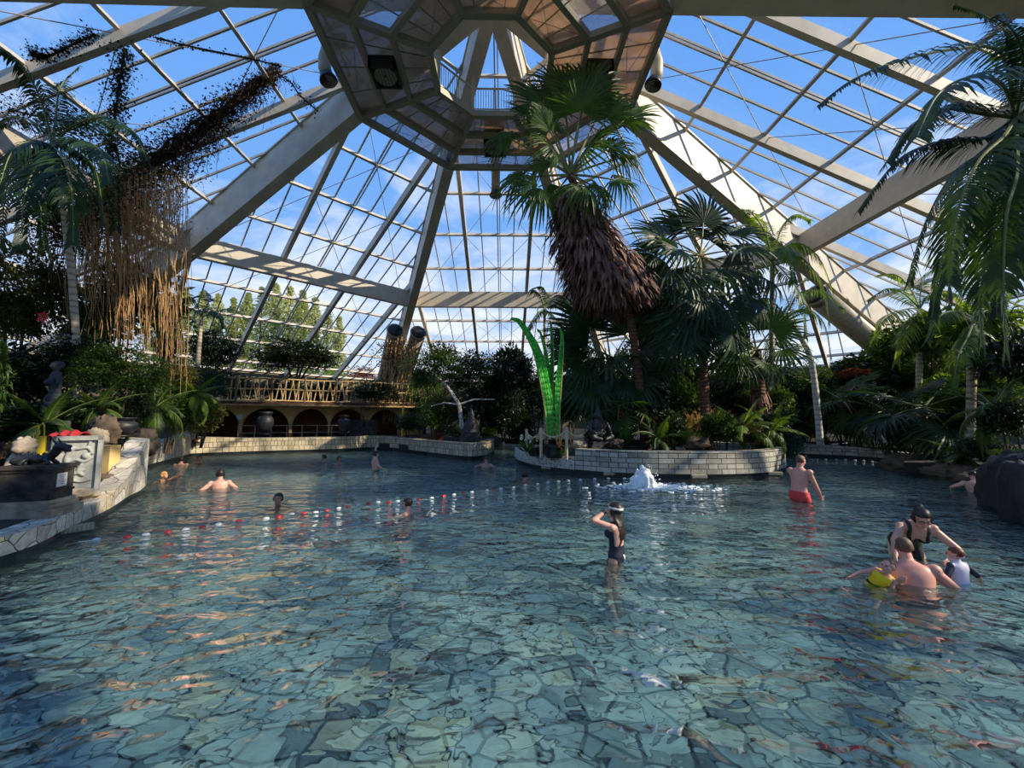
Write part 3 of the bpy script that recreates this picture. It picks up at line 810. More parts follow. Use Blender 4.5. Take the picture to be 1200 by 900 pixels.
# ------------------------------------------------------------------ the tall palm with a skirt
Bz = at(757, 520, 15.2); CR = at(668, 205, 13.7)
big, cr = palm('skirted_fan_palm', 'tallest fan palm, leaning, with thick brown skirt of dead leaves, on the island', V((Bz.x, Bz.y, .6)), CR, M['trunk_brown'], [.20, .165, .15, .15, .14], None,
               mid=[at(748, 440, 14.9), at(735, 360, 14.5), at(700, 280, 14.1)])
r_ = random.Random(5)
tg = [(634, 108, 13.3, 1.5), (662, 82, 13.9, 1.55), (693, 86, 13.2, 1.55), (716, 112, 13.8, 1.5), (684, 112, 12.9, 1.35), (622, 132, 13.6, 1.3), (640, 140, 12.9, 1.1),
      (586, 158, 13.5, 1.05), (748, 128, 13.4, 1.25), (722, 124, 12.8, 1.0), (645, 172, 12.9, 1.2), (690, 172, 12.8, 1.25), (722, 170, 13.3, 1.2), (738, 184, 13.6, 1.0), (640, 190, 13.9, 1.1),
      (604, 212, 13.6, 1.2), (628, 224, 13.1, 1.25), (690, 222, 12.7, 1.2), (728, 214, 13.2, 1.1), (655, 222, 14.4, 1.2), (706, 226, 14.4, 1.1)]
for i, (px, py, Y, br) in enumerate(tg):
    T = at(px, py, Y); d = T-CR; L = d.length; br *= 1.12
    me = fan_mesh(L*.85, br, 100+i, 30, 235 if py < 150 else 215, .12, .25 if py < 150 else .75, .1, [M['fan'], M['petiole']], .035)
    place_frond(big, me, cr, d+V((0, 0, .12*L)), 1.0, r_.uniform(-.3, .3), up=(0, -.8, 1.0) if py < 150 else (0, -.9, .6))
b = MB(); ax = curve([at(672, 232, 13.75), at(690, 285, 14.1), at(712, 325, 14.4), at(726, 352, 14.5)], 8)
prof = [(0, 1.2), (.15, 2.1), (.45, 2.9), (.75, 3.3), (.9, 2.8), (1, 1.6)]
def pr_(t):
    for (a, x), (c, y) in zip(prof, prof[1:]):
        if t <= c: return lerp(x, y, (t-a)/(c-a))
    return prof[-1][1]
for i in range(2600):
    t = (int(r_.random()**.8*9)+r_.random()**2*.9)/9; k = min(int(t*(len(ax)-1)), len(ax)-2); c = lerp(ax[k], ax[k+1], t*(len(ax)-1)-k)
    an = r_.uniform(0, 2*PI); rd = pr_(t)*r_.uniform(.55, 1.0)*.62; o_ = V((math.cos(an), math.sin(an), 0))
    p = c+o_*rd*.75; L = r_.uniform(.5, .95); D = (o_*r_.uniform(.35, .85)+V((.16, .1, -1))+V((r_.gauss(0, .12), r_.gauss(0, .12), 0))).normalized()
    S = V((-o_.y, o_.x, 0))*r_.uniform(.035, .075); S.z = r_.uniform(-.02, .02)
    q1 = p+D*L*.5+o_*.06; q2 = p+D*L-o_*.02
    b.quad(p-S*.6-big.location, p+S*.6-big.location, q1+S-big.location, q1-S-big.location); b.tri(q1-S-big.location, q1+S-big.location, q2-big.location)
b.build('dead_leaf_skirt', M['dead'], big)

# ------------------------------------------------------------------ other palms on the island
def fan_palm(label, base, crown, trad, tr, targets, kind, mid=None, group=None, brk=1.0):
    o, c = palm('fan_palm', label, base, crown, tr, trad, None, group=group, mid=mid)
    r_ = random.Random(int(base[0]*100))
    C_ = V(crown)
    for i, (px, py, dY, brpx) in enumerate(targets):
        T = at(px, py, C_.y+dY); d = T-C_; L = max(.4, d.length); br = brpx/FPX*T.y*brk*1.15
        dr = .3 if T.z > C_.z else .6
        me = fan_mesh(L*.9, br, i+int(base[1]*10), 28, 250, .15, dr, .12, [M[kind], M['petiole']], .028)
        place_frond(o, me, c, d+V((0, 0, .1*L)), 1.0, r_.uniform(-.35, .35), up=(0, -.9, .8))
    return o
B = at(828, 520, 14.8)
fan_palm('fan palm with brown trunk and wide dark green leaves just beside the skirted palm', (B.x, B.y, .6), at(820, 300, 14.6), [.19, .17, .16, .15], M['trunk_brown'],
         [(776, 276, -.4, 46), (800, 262, .4, 44), (828, 256, -.2, 46), (858, 272, .3, 46), (784, 318, -.9, 48), (808, 330, -1.2, 46), (846, 316, -1.0, 48), (872, 318, .1, 46), (812, 372, -1.3, 50), (856, 366, -1.0, 50), (784, 362, -.6, 46), (888, 352, -.3, 46), (836, 280, .9, 44), (836, 392, -.9, 46), (764, 300, -.2, 42), (796, 292, -1.0, 42), (872, 292, -.8, 42), (826, 350, -1.6, 46), (868, 400, -1.2, 44), (800, 400, -1.3, 44), (898, 326, .4, 42), (778, 340, .6, 44)], 'fan_dark', mid=[at(824, 420, 14.8)])
B = at(716, 515, 16.4)
fan_palm('short fan palm with big drooping dark leaves behind the skirted palm trunk', (B.x, B.y, .6), at(716, 425, 16.4), [.2, .18], M['trunk_brown'],
         [(690, 382, -.6, 50), (706, 362, .2, 46), (738, 388, -.3, 48), (682, 424, -.9, 46), (694, 452, -1.1, 46), (740, 446, -1.2, 46), (768, 424, -.4, 46), (760, 384, .3, 44), (732, 470, -.9, 44), (672, 394, .3, 44), (720, 420, -1.3, 46), (752, 408, -.9, 46), (696, 410, -1.3, 44), (770, 455, -.6, 42)], 'fan_dark')
B = at(892, 510, 15.6)
o = fan_palm('stocky fan palm with shaggy fibre trunk near the end of the island wall', (B.x, B.y, .6), at(886, 410, 15.4), [.22, .26, .24, .18], M['trunk_brown'],
         [(862, 392, -.6, 36), (880, 372, -.2, 36), (908, 384, -.3, 36), (918, 410, -.6, 34), (858, 420, -.7, 34), (900, 428, -.9, 30), (874, 428, -.9, 30)], 'fan')
b = MB()
for i in range(240):
    an = r_.uniform(0, 2*PI); z = r_.uniform(.9, 2.3); rd = .3; p = V((rd*math.cos(an), rd*math.sin(an), z)); D = V((math.cos(an)*.35, math.sin(an)*.35, -1)); S = V((-math.sin(an), math.cos(an), 0))*.04
    b.quad(p-S, p+S, p+D*.4+S*.6, p+D*.4-S*.6)
b.build('fibre_skirt', M['dead'], o)

def feather_palm(label, base, crown, trad, tr, paths, mats, lmax, group=None, mid=None, n=44, hang=.5, w=.024, name='feather_palm', extra=0, exs=2.0, rr=.03):
    o, c = palm(name, label, base, crown, tr, trad, None, group=group, mid=mid)
    C_ = V(crown)
    for i, pth in enumerate(paths):
        pts = [V((0, 0, 0))]
        m_ = len(pth)
        for px, py, dY in pth: pts.append(at(px, py, C_.y+dY)-C_)
        me = feather_mesh(pts, lmax, n, i+int(px), hang, .5, w, mats, .12, rr)
        f = link('frond', me, o); f.location = c
    if extra:
        key = 'dark' if mats[0] is M['feather_dark'] else 'feather'
        rosette(o, c, extra, FEA[key], exs, -40, 60, int(C_.x*10))
    return o
B = at(903, 515, 16.4)
feather_palm('slender palm with feathery lime tipped fronds over the end of the island wall', (B.x, B.y, .6), at(905, 306, 16.4), [.12, .1, .09], M['trunk_grey'],
             [[(895, 270, 0), (878, 248, -.2), (860, 246, -.4)], [(915, 270, .2), (930, 252, .3), (950, 258, .5)], [(930, 285, -.6), (958, 300, -1), (976, 340, -1.2)], [(935, 300, -.4), (962, 330, -.8), (972, 380, -.9)], [(880, 290, -.4), (856, 302, -.8), (842, 336, -1)],
              [(920, 320, -1), (940, 350, -1.5), (944, 395, -1.7)], [(890, 310, -1), (876, 336, -1.4), (870, 372, -1.5)], [(915, 290, -1.2), (926, 300, -2), (930, 330, -2.4)], [(900, 280, .8), (896, 260, 1.5), (880, 256, 2)]], [M['lime'], M['rachis']], .62, w=.03, hang=.8)
B = at(958, 470, 18.0)
feather_palm('curved whitish trunk palm standing behind the island end, fronds hanging down', (B.x, B.y, .6), at(922, 372, 17.6), [.14, .12, .10, .08], M['trunk_white'],
             [[(900, 350, 0), (884, 356, -.3), (872, 384, -.5)], [(935, 345, -.2), (962, 340, -.4), (988, 362, -.6)], [(945, 362, -.5), (966, 380, -.8), (974, 420, -.9)], [(910, 385, -.8), (900, 410, -1.1), (898, 440, -1.2)], [(928, 350, .5), (940, 330, 1), (958, 326, 1.6)], [(905, 360, .6), (890, 352, 1.2), (876, 362, 1.8)]],
             [M['feather'], M['rachis']], .6, mid=[at(952, 430, 17.9), at(938, 395, 17.8)], hang=.9)

# ------------------------------------------------------------------ foreground palm by the boulder
B = V((10.8, 7.6, .5)); CRn = at(1190, 138, 7.9)
feather_palm('large feather palm arching in over the boulder, nearest plant on the right bank', B, CRn, [.17, .14, .12], M['trunk_grey'],
             [[(1173, 62, -.1), (1117, 58, -.4), (1050, 73, -.7), (1000, 93, -.9), (958, 124, -1)],
              [(1147, 133, -.3), (1100, 128, -.6), (1067, 150, -.9), (1040, 190, -1)],
              [(1150, 163, 0), (1100, 167, .1), (1053, 187, .2), (1006, 246, .3)],
              [(1165, 190, -.6), (1130, 230, -1.0), (1105, 300, -1.2), (1092, 372, -1.2)],
              [(1180, 210, -.7), (1160, 270, -1.1), (1150, 340, -1.2), (1150, 400, -1.2)],
              [(1170, 170, .5), (1120, 200, .9), (1085, 260, 1.2), (1066, 330, 1.3)],
              [(1190, 60, .6), (1165, 25, 1.0), (1120, 5, 1.5)],
              [(1200, 80, -.8), (1190, 40, -1.3), (1165, 20, -1.8)],
              [(1210, 160, -.6), (1215, 230, -.9), (1200, 320, -1)],
              [(1185, 180, 1), (1150, 210, 1.7), (1120, 290, 2.0), (1112, 350, 2.1)],
              [(1230, 110, -.4), (1280, 100, -.6), (1340, 150, -.7)], [(1220, 90, .6), (1270, 60, 1.2), (1330, 80, 1.6)], [(1215, 190, .8), (1250, 250, 1.4), (1260, 340, 1.6)],
              [(1176, 160, -1.0), (1146, 190, -1.6), (1122, 250, -1.9), (1112, 330, -2.0)], [(1192, 200, -1.2), (1180, 250, -1.6), (1176, 330, -1.8), (1178, 410, -1.8)], [(1206, 170, .3), (1188, 220, .4), (1172, 300, .4), (1168, 370, .3)],
              [(1175, 100, -.9), (1140, 90, -1.8), (1100, 110, -2.4), (1075, 160, -2.8)]],
             [M['feather_dark'], M['rachis']], .74, n=78, hang=.75, w=.026, mid=[lerp(B, CRn, .5)+V((.5, .3, 0))], rr=.035)

# ------------------------------------------------------------------ palm on the left bank
B = at(97, 505, 11.4); CRl = at(62, 172, 11.0)
feather_palm('tall slim palm on the left bank with leaning trunk and drooping fronds', (B.x, B.y, .6), CRl, [.11, .085, .075, .065], M['trunk_grey'],
             [[(52, 130, -.2), (36, 92, -.5), (10, 62, -.8), (-20, 60, -1)],
              [(85, 148, -.3), (122, 138, -.6), (156, 154, -.9), (172, 188, -1)],
              [(40, 165, -.5), (14, 178, -.9), (-4, 230, -1.1)],
              [(48, 185, -.7), (30, 225, -1.1), (24, 290, -1.3)],
              [(74, 185, -.8), (84, 225, -1.3), (86, 285, -1.4)],
              [(86, 175, .1), (112, 200, .3), (122, 262, .4)],
              [(76, 165, .5), (104, 172, 1.0), (132, 214, 1.4), (136, 268, 1.5)],
              [(50, 150, .6), (22, 138, 1.2), (-10, 150, 1.8)],
              [(58, 195, .5), (48, 235, 1.0), (52, 292, 1.2)],
              [(66, 130, .2), (72, 100, .4), (92, 78, .7)],
              [(36, 185, .6), (10, 214, 1.1), (0, 290, 1.3)],
              [(95, 165, -.6), (118, 178, -1.2), (128, 214, -1.6)]],
             [M['feather_dark'], M['rachis']], .78, n=58, hang=.8, w=.026, mid=[at(88, 375, 11.3), at(74, 240, 11.1)])
# small palms by the glass
B = at(228, 480, 20.5)
feather_palm('thin pale stemmed palm with few arching fronds in front of the poplars', (B.x, B.y, .8), at(236, 372, 20.5), [.13, .1, .09], M['trunk_grey'],
             [[(228, 352, 0), (218, 350, 0), (212, 362, 0)], [(244, 355, 0), (244, 345, .2), (240, 340, .4)], [(250, 366, 0), (272, 362, 0), (292, 376, 0)], [(226, 362, .5), (206, 362, 1), (196, 380, 1.4)], [(240, 362, -1), (256, 368, -1.6), (262, 384, -2)]], [M['feather_dark'], M['rachis']], .5, hang=.8)
B = at(640, 505, 20)
feather_palm('thin stemmed palm with small crown rising behind the green banners', (B.x, B.y, .6), at(638, 362, 20), [.1, .08, .07], M['trunk_grey'],
             [[(632, 345, 0), (622, 340, 0), (616, 352, 0)], [(640, 345, .2), (634, 336, .2), (624, 338, .3)], [(650, 356, 0), (664, 352, -.2), (676, 366, -.4)], [(646, 350, .4), (656, 346, .8), (668, 356, 1)], [(632, 366, -.4), (622, 380, -.7), (618, 396, -.9)], [(646, 368, -.4), (656, 380, -.7), (660, 398, -.9)]], [M['feather_dark'], M['rachis']], .55, hang=.7)
# ------------------------------------------------------------------ planting on the left bank
LB = 'dense shrubs on the left bank'
bush('leafy_tree', 'tall dense broadleaf tree behind the slim palm trunk, filling the left bank corner', 30, 275, 430, 170, 13.6, 'olive', 's', dscale=.6)
bush('leafy_tree', 'dense broadleaf tree between the slim palm trunk and the golden aerial roots', 150, 300, 430, 120, 14.5, 'bush', 'm', dscale=.6)
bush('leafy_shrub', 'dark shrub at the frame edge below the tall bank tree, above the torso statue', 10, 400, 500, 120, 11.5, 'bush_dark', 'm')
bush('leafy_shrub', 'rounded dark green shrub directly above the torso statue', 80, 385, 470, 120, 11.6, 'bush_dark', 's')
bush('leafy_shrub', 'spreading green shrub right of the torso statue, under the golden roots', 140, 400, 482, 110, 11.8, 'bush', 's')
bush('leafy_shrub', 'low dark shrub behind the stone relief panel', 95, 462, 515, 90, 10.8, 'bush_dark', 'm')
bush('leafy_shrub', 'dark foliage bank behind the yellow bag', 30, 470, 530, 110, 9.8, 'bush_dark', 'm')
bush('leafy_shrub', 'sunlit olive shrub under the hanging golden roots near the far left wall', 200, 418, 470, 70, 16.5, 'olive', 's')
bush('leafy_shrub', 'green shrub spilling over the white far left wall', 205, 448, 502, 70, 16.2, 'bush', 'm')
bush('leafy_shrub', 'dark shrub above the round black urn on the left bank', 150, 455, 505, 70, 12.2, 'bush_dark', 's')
bush('leafy_branch', 'large leaved green shrub at the very frame edge above the left wall', -10, 395, 500, 40, 6.6, 'bush', 'l', dscale=.7)
bush('flower_shrub', 'olive shrub with small leaves at the frame edge, next to the red flower', 18, 352, 410, 60, 12.6, 'olive', 's')
f = thing('red_hibiscus', 'single bright red flower in the dark shrub left of the slim palm trunk', 'flower', at(52, 372, 11.4))
b = MB()
for i in range(5):
    a = 2*PI*i/5; D = V((math.cos(a), -.35, math.sin(a))); S = V((-math.sin(a), 0, math.cos(a)))*.07
    b.quad((0, 0, 0), D*.1-S, D*.19, D*.1+S)
b.build('petal', simple('hibiscus_red', (.55, .02, .015), .6), f)
b = MB(); b.tube([(0, 0, 0), (.02, -.12, .03)], [.012, .018], 6); b.build('stamen', M['petiole'], f)
b = MB(); b.tube([(0, .01, 0), (0, .12, -.05), (.02, .2, -.3)], [.012]*3, 5); b.build('stem', M['rachis'], f)
low_fern('arching_fern', 'bright arching fern hanging over the far end of the left wall', 228, 464, 16.4, 40, 'fernlime', 15, e0=-30, e1=60)
low_fern('arching_fern', 'dark fern below the torso statue on the left bank', 52, 500, 9.6, 60, 'fern', 12, e0=-10)
low_fern('arching_fern', 'fern drooping over the bank beside the round black urn', 182, 478, 13.8, 55, 'fern', 12, e0=-30)
low_fern('arching_fern', 'dark fern crowding the bank above the relief panel', 115, 480, 10.6, 48, 'fern', 11, e0=-20)

# ------------------------------------------------------------------ far bank
bush('weeping_shrub', 'dark weeping shrub standing by the glass behind the bamboo balcony end', 252, 375, 448, 70, 22.5, 'bush_dark', 's', base=2.8)
bush('conifer', 'narrow dark shrub in front of the poplars beside the far hip girder foot', 196, 348, 450, 34, 22, 'bush_dark', 's', base=.8)
bush('trailing_shrub', 'grey green foliage trailing over the near end of the bamboo balcony', 232, 425, 480, 84, 20.5, 'bush_blue', 's')
bush('trailing_shrub', 'sunlit foliage below the balcony end beside the first dark arch', 236, 462, 516, 62, 19.6, 'olive', 'm')
t = bush('potted_tree', 'round crowned tree in a dark pot standing on the bamboo balcony', 346, 392, 444, 104, 27.4, 'olive', 's', cat='tree', base=3.7, dscale=.9, stems=4)
b = MB(); b.lathe([(.34, -.9), (.42, -.5), (.5, -.02), (.54, .1), (.46, .1), (.44, 0)], n=18); b.build('pot', M['darkmetal'], t, True)
bush('hanging_shrub', 'dark green plant cascading over the balcony below the vine covered duct', 440, 442, 476, 74, 28.5, 'bush_dark', 's', base=2.9)
tree_pts = [(510, 395, 470, 74, 23.5, 'bush', 's', 'airy broadleaf tree right of the duct pipes with pale branches showing'),
            (560, 405, 478, 96, 24.5, 'bush_dark', 's', 'dense dark broadleaf tree left of the green banners'),
            (600, 400, 470, 70, 26, 'bush_dark', 'm', 'dark tree directly behind the curved green banner'),
            (668, 372, 440, 66, 22, 'bush_dark', 's', 'dark tree behind the green banners, beside the short fan palm'),
            (512, 462, 512, 60, 24, 'bush', 's', 'green shrub hanging above the bathers\' terrace beside the black stupa'),
            (590, 455, 520, 74, 25, 'bush_dark', 'm', 'low dark shrub right of the black stupa statue'),
            (655, 440, 505, 70, 21, 'bush_dark', 'm', 'dark shrub behind the feet of the green banners'),
            (478, 478, 512, 34, 24.5, 'bush', 's', 'small green shrub by the yellow post on the terrace'),
            (530, 496, 516, 30, 21.5, 'bush_dark', 'm', 'small dark shrub at the left foot of the black stupa statue'),
            (572, 500, 516, 26, 20.8, 'bush', 'm', 'small bush at the right foot of the black stupa statue')]
for px, y0, y1, w, Y, mt, sz, lb in tree_pts:
    o = bush('leafy_tree' if y1-y0 > 60 else 'leafy_shrub', lb, px, y0, y1, w, Y, mt, sz, cat='tree' if y1-y0 > 60 else 'shrub')
    if lb.startswith('airy'):
        b = MB(); O = o.location; q = lambda x, y, Y_: at(x, y, Y_)-O
        o.rotation_euler = (0, 0, 0)
        b.tube([q(543, 512, 23.2), q(538, 474, 23.1), q(524, 452, 22.9), q(510, 440, 22.8)], [.13, .11, .08, .05], 7)
        b.tube([q(538, 474, 23.1), q(556, 468, 23), q(580, 468, 22.8)], [.07, .05, .03], 6)
        b.tube([q(538, 474, 23.1), q(520, 472, 23), q(505, 476, 22.8)], [.06, .04, .03], 6)
        b.build('branch', M['trunk_white'], o)


# shrubs hiding the perimeter wall at the back
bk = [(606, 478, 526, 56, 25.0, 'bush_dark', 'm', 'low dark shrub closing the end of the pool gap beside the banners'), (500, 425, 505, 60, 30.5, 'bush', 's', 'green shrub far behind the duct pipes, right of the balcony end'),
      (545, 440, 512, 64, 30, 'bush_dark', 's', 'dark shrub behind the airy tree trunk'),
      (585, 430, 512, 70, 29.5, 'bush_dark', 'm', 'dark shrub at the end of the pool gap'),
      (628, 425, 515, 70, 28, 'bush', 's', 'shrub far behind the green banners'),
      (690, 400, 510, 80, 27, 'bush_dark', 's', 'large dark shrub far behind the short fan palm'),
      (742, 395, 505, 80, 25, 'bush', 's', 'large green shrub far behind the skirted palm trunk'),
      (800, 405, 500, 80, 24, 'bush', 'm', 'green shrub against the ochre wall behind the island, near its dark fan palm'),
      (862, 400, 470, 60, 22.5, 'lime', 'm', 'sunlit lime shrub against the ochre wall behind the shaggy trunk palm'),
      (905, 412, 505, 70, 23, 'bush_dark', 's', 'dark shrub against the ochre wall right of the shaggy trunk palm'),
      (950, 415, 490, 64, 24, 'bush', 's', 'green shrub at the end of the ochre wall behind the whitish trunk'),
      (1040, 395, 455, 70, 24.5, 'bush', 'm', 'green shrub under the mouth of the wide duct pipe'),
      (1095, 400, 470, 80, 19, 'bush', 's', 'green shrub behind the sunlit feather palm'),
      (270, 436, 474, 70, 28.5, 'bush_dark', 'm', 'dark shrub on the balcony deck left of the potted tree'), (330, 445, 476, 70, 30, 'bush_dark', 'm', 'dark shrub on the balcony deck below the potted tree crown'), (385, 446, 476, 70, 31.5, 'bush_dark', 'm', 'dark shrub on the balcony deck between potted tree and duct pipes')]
for px, y0, y1, w, Y, mt, sz, lb in bk: bush('background_shrub', lb, px, y0, y1, w, Y, mt, sz, base=2.95 if 'deck' in lb else .8)

# ------------------------------------------------------------------ island undergrowth
isl_b = [(700, 496, 526, 40, 14.6, 'bush_dark', 'm', 'low dark shrub at the feet of the seated black statue'),
         (732, 490, 522, 34, 16.2, 'bush_blue', 's', 'blue green shrub behind the skirted palm trunk base'),
         (786, 478, 524, 48, 14.3, 'bush_dark', 'm', 'dark shrub between the two brown palm trunks on the island'),
         (806, 500, 528, 40, 13.7, 'bush', 's', 'low green shrub spilling onto the island wall beside a tan stone'),
         (842, 480, 526, 54, 13.9, 'bush', 'm', 'broad green shrub right of the dark fan palm trunk'),
         (876, 486, 526, 44, 14.0, 'olive', 's', 'yellowish shrub in front of the shaggy palm trunk'),
         (905, 480, 525, 44, 14.6, 'bush_dark', 'm', 'dark shrub at the right end of the island'),
         (925, 500, 545, 36, 15.0, 'bush_blue', 'm', 'blue leaved shrub hanging over the end of the island wall'),
         (770, 440, 500, 56, 16.4, 'bush_dark', 'm', 'tall dark shrub behind the skirted palm trunk'),
         (848, 425, 500, 64, 16.6, 'bush_dark', 's', 'tall dark shrub filling the space behind the island palms'),
         (800, 440, 505, 50, 16.0, 'bush', 'm', 'tall green shrub behind the two brown trunks on the island'),
         (880, 445, 505, 56, 16.2, 'bush', 's', 'tall green shrub behind the shaggy palm trunk'),
         (912, 450, 505, 46, 15.8, 'bush', 'm', 'tall green shrub at the far right of the island planting'),
         (700, 455, 505, 50, 16.8, 'bush_dark', 's', 'tall dark shrub behind the seated black statue')]
for px, y0, y1, w, Y, mt, sz, lb in isl_b: bush('island_shrub', lb, px, y0, y1, w, Y, mt, sz, base=.55)
low_fern('arching_fern', 'sunlit fern leaning over the shrubs in the middle of the island', 870, 502, 14.0, 50, 'fernlime', 12, e0=-10)
low_fern('arching_fern', 'pale sunlit fern beside the shaggy palm trunk', 905, 505, 14.2, 46, 'fernlime', 11, e0=-20)
low_fern('arching_fern', 'dark fern at the island wall beside the skirted palm trunk', 772, 516, 13.9, 40, 'fern', 11, e0=-10)
low_fan('rosette_fan_palm', 'low fan palm with drooping leaves just right of the seated black statue', 726, 476, 15.2, 46, 'fan', 9, e0=-50, e1=50, trunk=1.4)

# ------------------------------------------------------------------ right bank
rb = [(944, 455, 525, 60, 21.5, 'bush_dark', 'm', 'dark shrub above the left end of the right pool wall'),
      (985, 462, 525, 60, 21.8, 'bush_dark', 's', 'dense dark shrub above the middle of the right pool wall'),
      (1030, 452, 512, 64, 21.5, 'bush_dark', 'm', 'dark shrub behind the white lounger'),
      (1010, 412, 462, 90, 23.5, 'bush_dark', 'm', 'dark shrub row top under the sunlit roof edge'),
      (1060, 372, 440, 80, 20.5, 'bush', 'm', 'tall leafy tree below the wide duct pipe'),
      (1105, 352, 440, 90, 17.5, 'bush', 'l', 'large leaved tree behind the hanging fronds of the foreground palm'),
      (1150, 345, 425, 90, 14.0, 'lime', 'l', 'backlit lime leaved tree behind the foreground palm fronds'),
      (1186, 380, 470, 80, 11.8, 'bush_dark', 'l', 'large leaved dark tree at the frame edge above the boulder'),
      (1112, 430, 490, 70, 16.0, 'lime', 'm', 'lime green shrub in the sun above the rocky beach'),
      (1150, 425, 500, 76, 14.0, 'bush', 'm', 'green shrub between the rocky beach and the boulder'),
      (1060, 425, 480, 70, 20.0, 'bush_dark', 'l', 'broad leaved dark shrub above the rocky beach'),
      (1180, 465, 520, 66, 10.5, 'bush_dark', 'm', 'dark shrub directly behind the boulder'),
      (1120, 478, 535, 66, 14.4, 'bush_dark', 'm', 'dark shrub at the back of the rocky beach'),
      (1152, 505, 552, 56, 12.4, 'bush_blue', 'm', 'blue green shrub overhanging the water beside the boulder'),
      (1192, 522, 545, 50, 8.5, 'bush', 's', 'low green plant growing on top of the boulder'),
      (1002, 430, 448, 36, 22.4, 'reddish', 's', 'reddish leaved plant on the ledge left of the lime shrub'),
      (1052, 428, 450, 40, 21.6, 'reddish', 's', 'reddish leaved plant on the ledge behind the big fan leaves')]
for px, y0, y1, w, Y, mt, sz, lb in rb: bush('bank_shrub', lb, px, y0, y1, w, Y, mt, sz)
low_fan('rosette_fan_palm', 'low palm with very large dark fan leaves over the rocky beach', 1082, 478, 15.2, 78, 'dark', 10, e0=-35, e1=45, trunk=1.6)
low_fan('rosette_fan_palm', 'grey green fan palm rosette above the right pool wall', 988, 470, 20.6, 52, 'fan', 9, e0=-30, e1=55, trunk=1.6)
low_fan('rosette_fan_palm', 'large fan leaved plant right behind the white lounger', 1040, 482, 18.6, 52, 'dark', 9, e0=-40, e1=50, trunk=1.4)
low_fern('arching_fern', 'dark fern hanging over the water left of the boulder', 1128, 535, 12.8, 46, 'fern', 13, e0=-45, e1=50)
low_fern('arching_fern', 'large fern on the bank above the boulder', 1165, 480, 11.2, 64, 'fern', 13, e0=-30, e1=60)
low_fern('arching_fern', 'fern at the left end of the right pool wall', 948, 500, 20.6, 40, 'fern', 12, e0=-20)
B = at(1075, 510, 18.2)
feather_palm('mid sized feather palm with sunlit fronds below the wide duct pipe', (B.x, B.y, .6), at(1078, 362, 18.2), [.14, .12, .1], M['trunk_grey'],
             [[(1060, 345, 0), (1040, 338, -.3), (1016, 352, -.6)], [(1066, 338, .3), (1050, 322, .6), (1030, 322, .9)], [(1090, 345, 0), (1112, 342, 0), (1132, 362, 0)], [(1070, 375, -.6), (1056, 396, -1), (1050, 426, -1.2)], [(1092, 375, -.5), (1108, 395, -.8), (1114, 424, -1)], [(1080, 336, .5), (1090, 318, 1), (1108, 314, 1.4)], [(1062, 362, -.8), (1036, 372, -1.4), (1024, 398, -1.6)]],
             [M['lime'], M['rachis']], .75, hang=.8, w=.03)
B = at(1135, 520, 12.8)
feather_palm('feather palm with dark hanging fronds between the lime shrub and the boulder', (B.x, B.y, .6), at(1140, 380, 12.8), [.14, .12, .1], M['trunk_grey'],
             [[(1120, 365, 0), (1100, 372, -.3), (1086, 400, -.5)], [(1156, 364, 0), (1178, 372, 0), (1192, 404, -.2)], [(1134, 395, -.6), (1122, 420, -1), (1118, 456, -1.2)], [(1150, 395, -.5), (1162, 420, -.8), (1166, 455, -.9)], [(1140, 350, .4), (1130, 334, .8), (1110, 332, 1.1)], [(1152, 352, .5), (1168, 338, 1), (1188, 342, 1.4)]],
             [M['feather'], M['rachis']], .6, hang=.9, w=.026)

# ------------------------------------------------------------------ creeper over the rafter, golden roots, ivy
def rafter_pt(a, l, drop=.75): return rp(6, a*RR, l, drop)
path = [at(px, py, Y) for px, py, Y in ((326, 82, 16.6), (290, 108, 16.2), (245, 142, 15.6), (200, 176, 15.0), (160, 206, 14.4), (110, 240, 13.8), (60, 262, 13.4))]
cre = thing('dry_creeper', 'thick dry brown creeper rope slanting down from the roof above the hanging roots', 'creeper', path[2])
PP = curve(path, 10); O = cre.location
b = MB(); b.tube([p-O+V((0, 0, .1*math.sin(i))) for i, p in enumerate(PP)], [.12]*len(PP), 7)
for j in range(3): b.tube([p-O+V((.2*math.sin(i*.7+j*2), .25*math.cos(i*.7+j*2), .15*math.sin(i*.9+j))) for i, p in enumerate(PP)], [.05]*len(PP), 6)
b.build('stem', M['wood'], cre)
b = MB(); r_ = random.Random(3)
for i in range(20000):
    t = r_.random()**.75; x = t*(len(PP)-1.01); k = int(x); c = lerp(PP[k], PP[k+1], x-k)
    th = lerp(.3, 1.15, min(1, t*1.6))
    p = c+V((r_.gauss(0, .45), r_.gauss(0, .40), r_.gauss(-.3*th, .50)))*th
    D = V((r_.gauss(0, 1), r_.gauss(0, 1), r_.gauss(-.6, 1))).normalized()
    leaf_quads(b, p-O, D, D.orthogonal(), r_.uniform(.08, .17), r_.uniform(.02, .04), 0)
b.build('foliage', M['dry'], cre)
b = MB()
for i in range(260):
    t = r_.random(); x = t*(len(PP)-1.01); k = int(x); c = lerp(PP[k], PP[k+1], x-k)+V((r_.gauss(0, .35), r_.gauss(0, .35), -.2))
    L = r_.uniform(.3, 1.6)*lerp(.6, 1.8, t); pts = [c-O]
    for q in range(4): pts.append(pts[-1]+V((r_.gauss(0, .06), r_.gauss(0, .06), -L/4)))
    b.tube(pts, [.008]*5, 3, cap=False)
o = b.build('hanging_twigs', M['dry'], cre); o['kind'] = 'stuff'
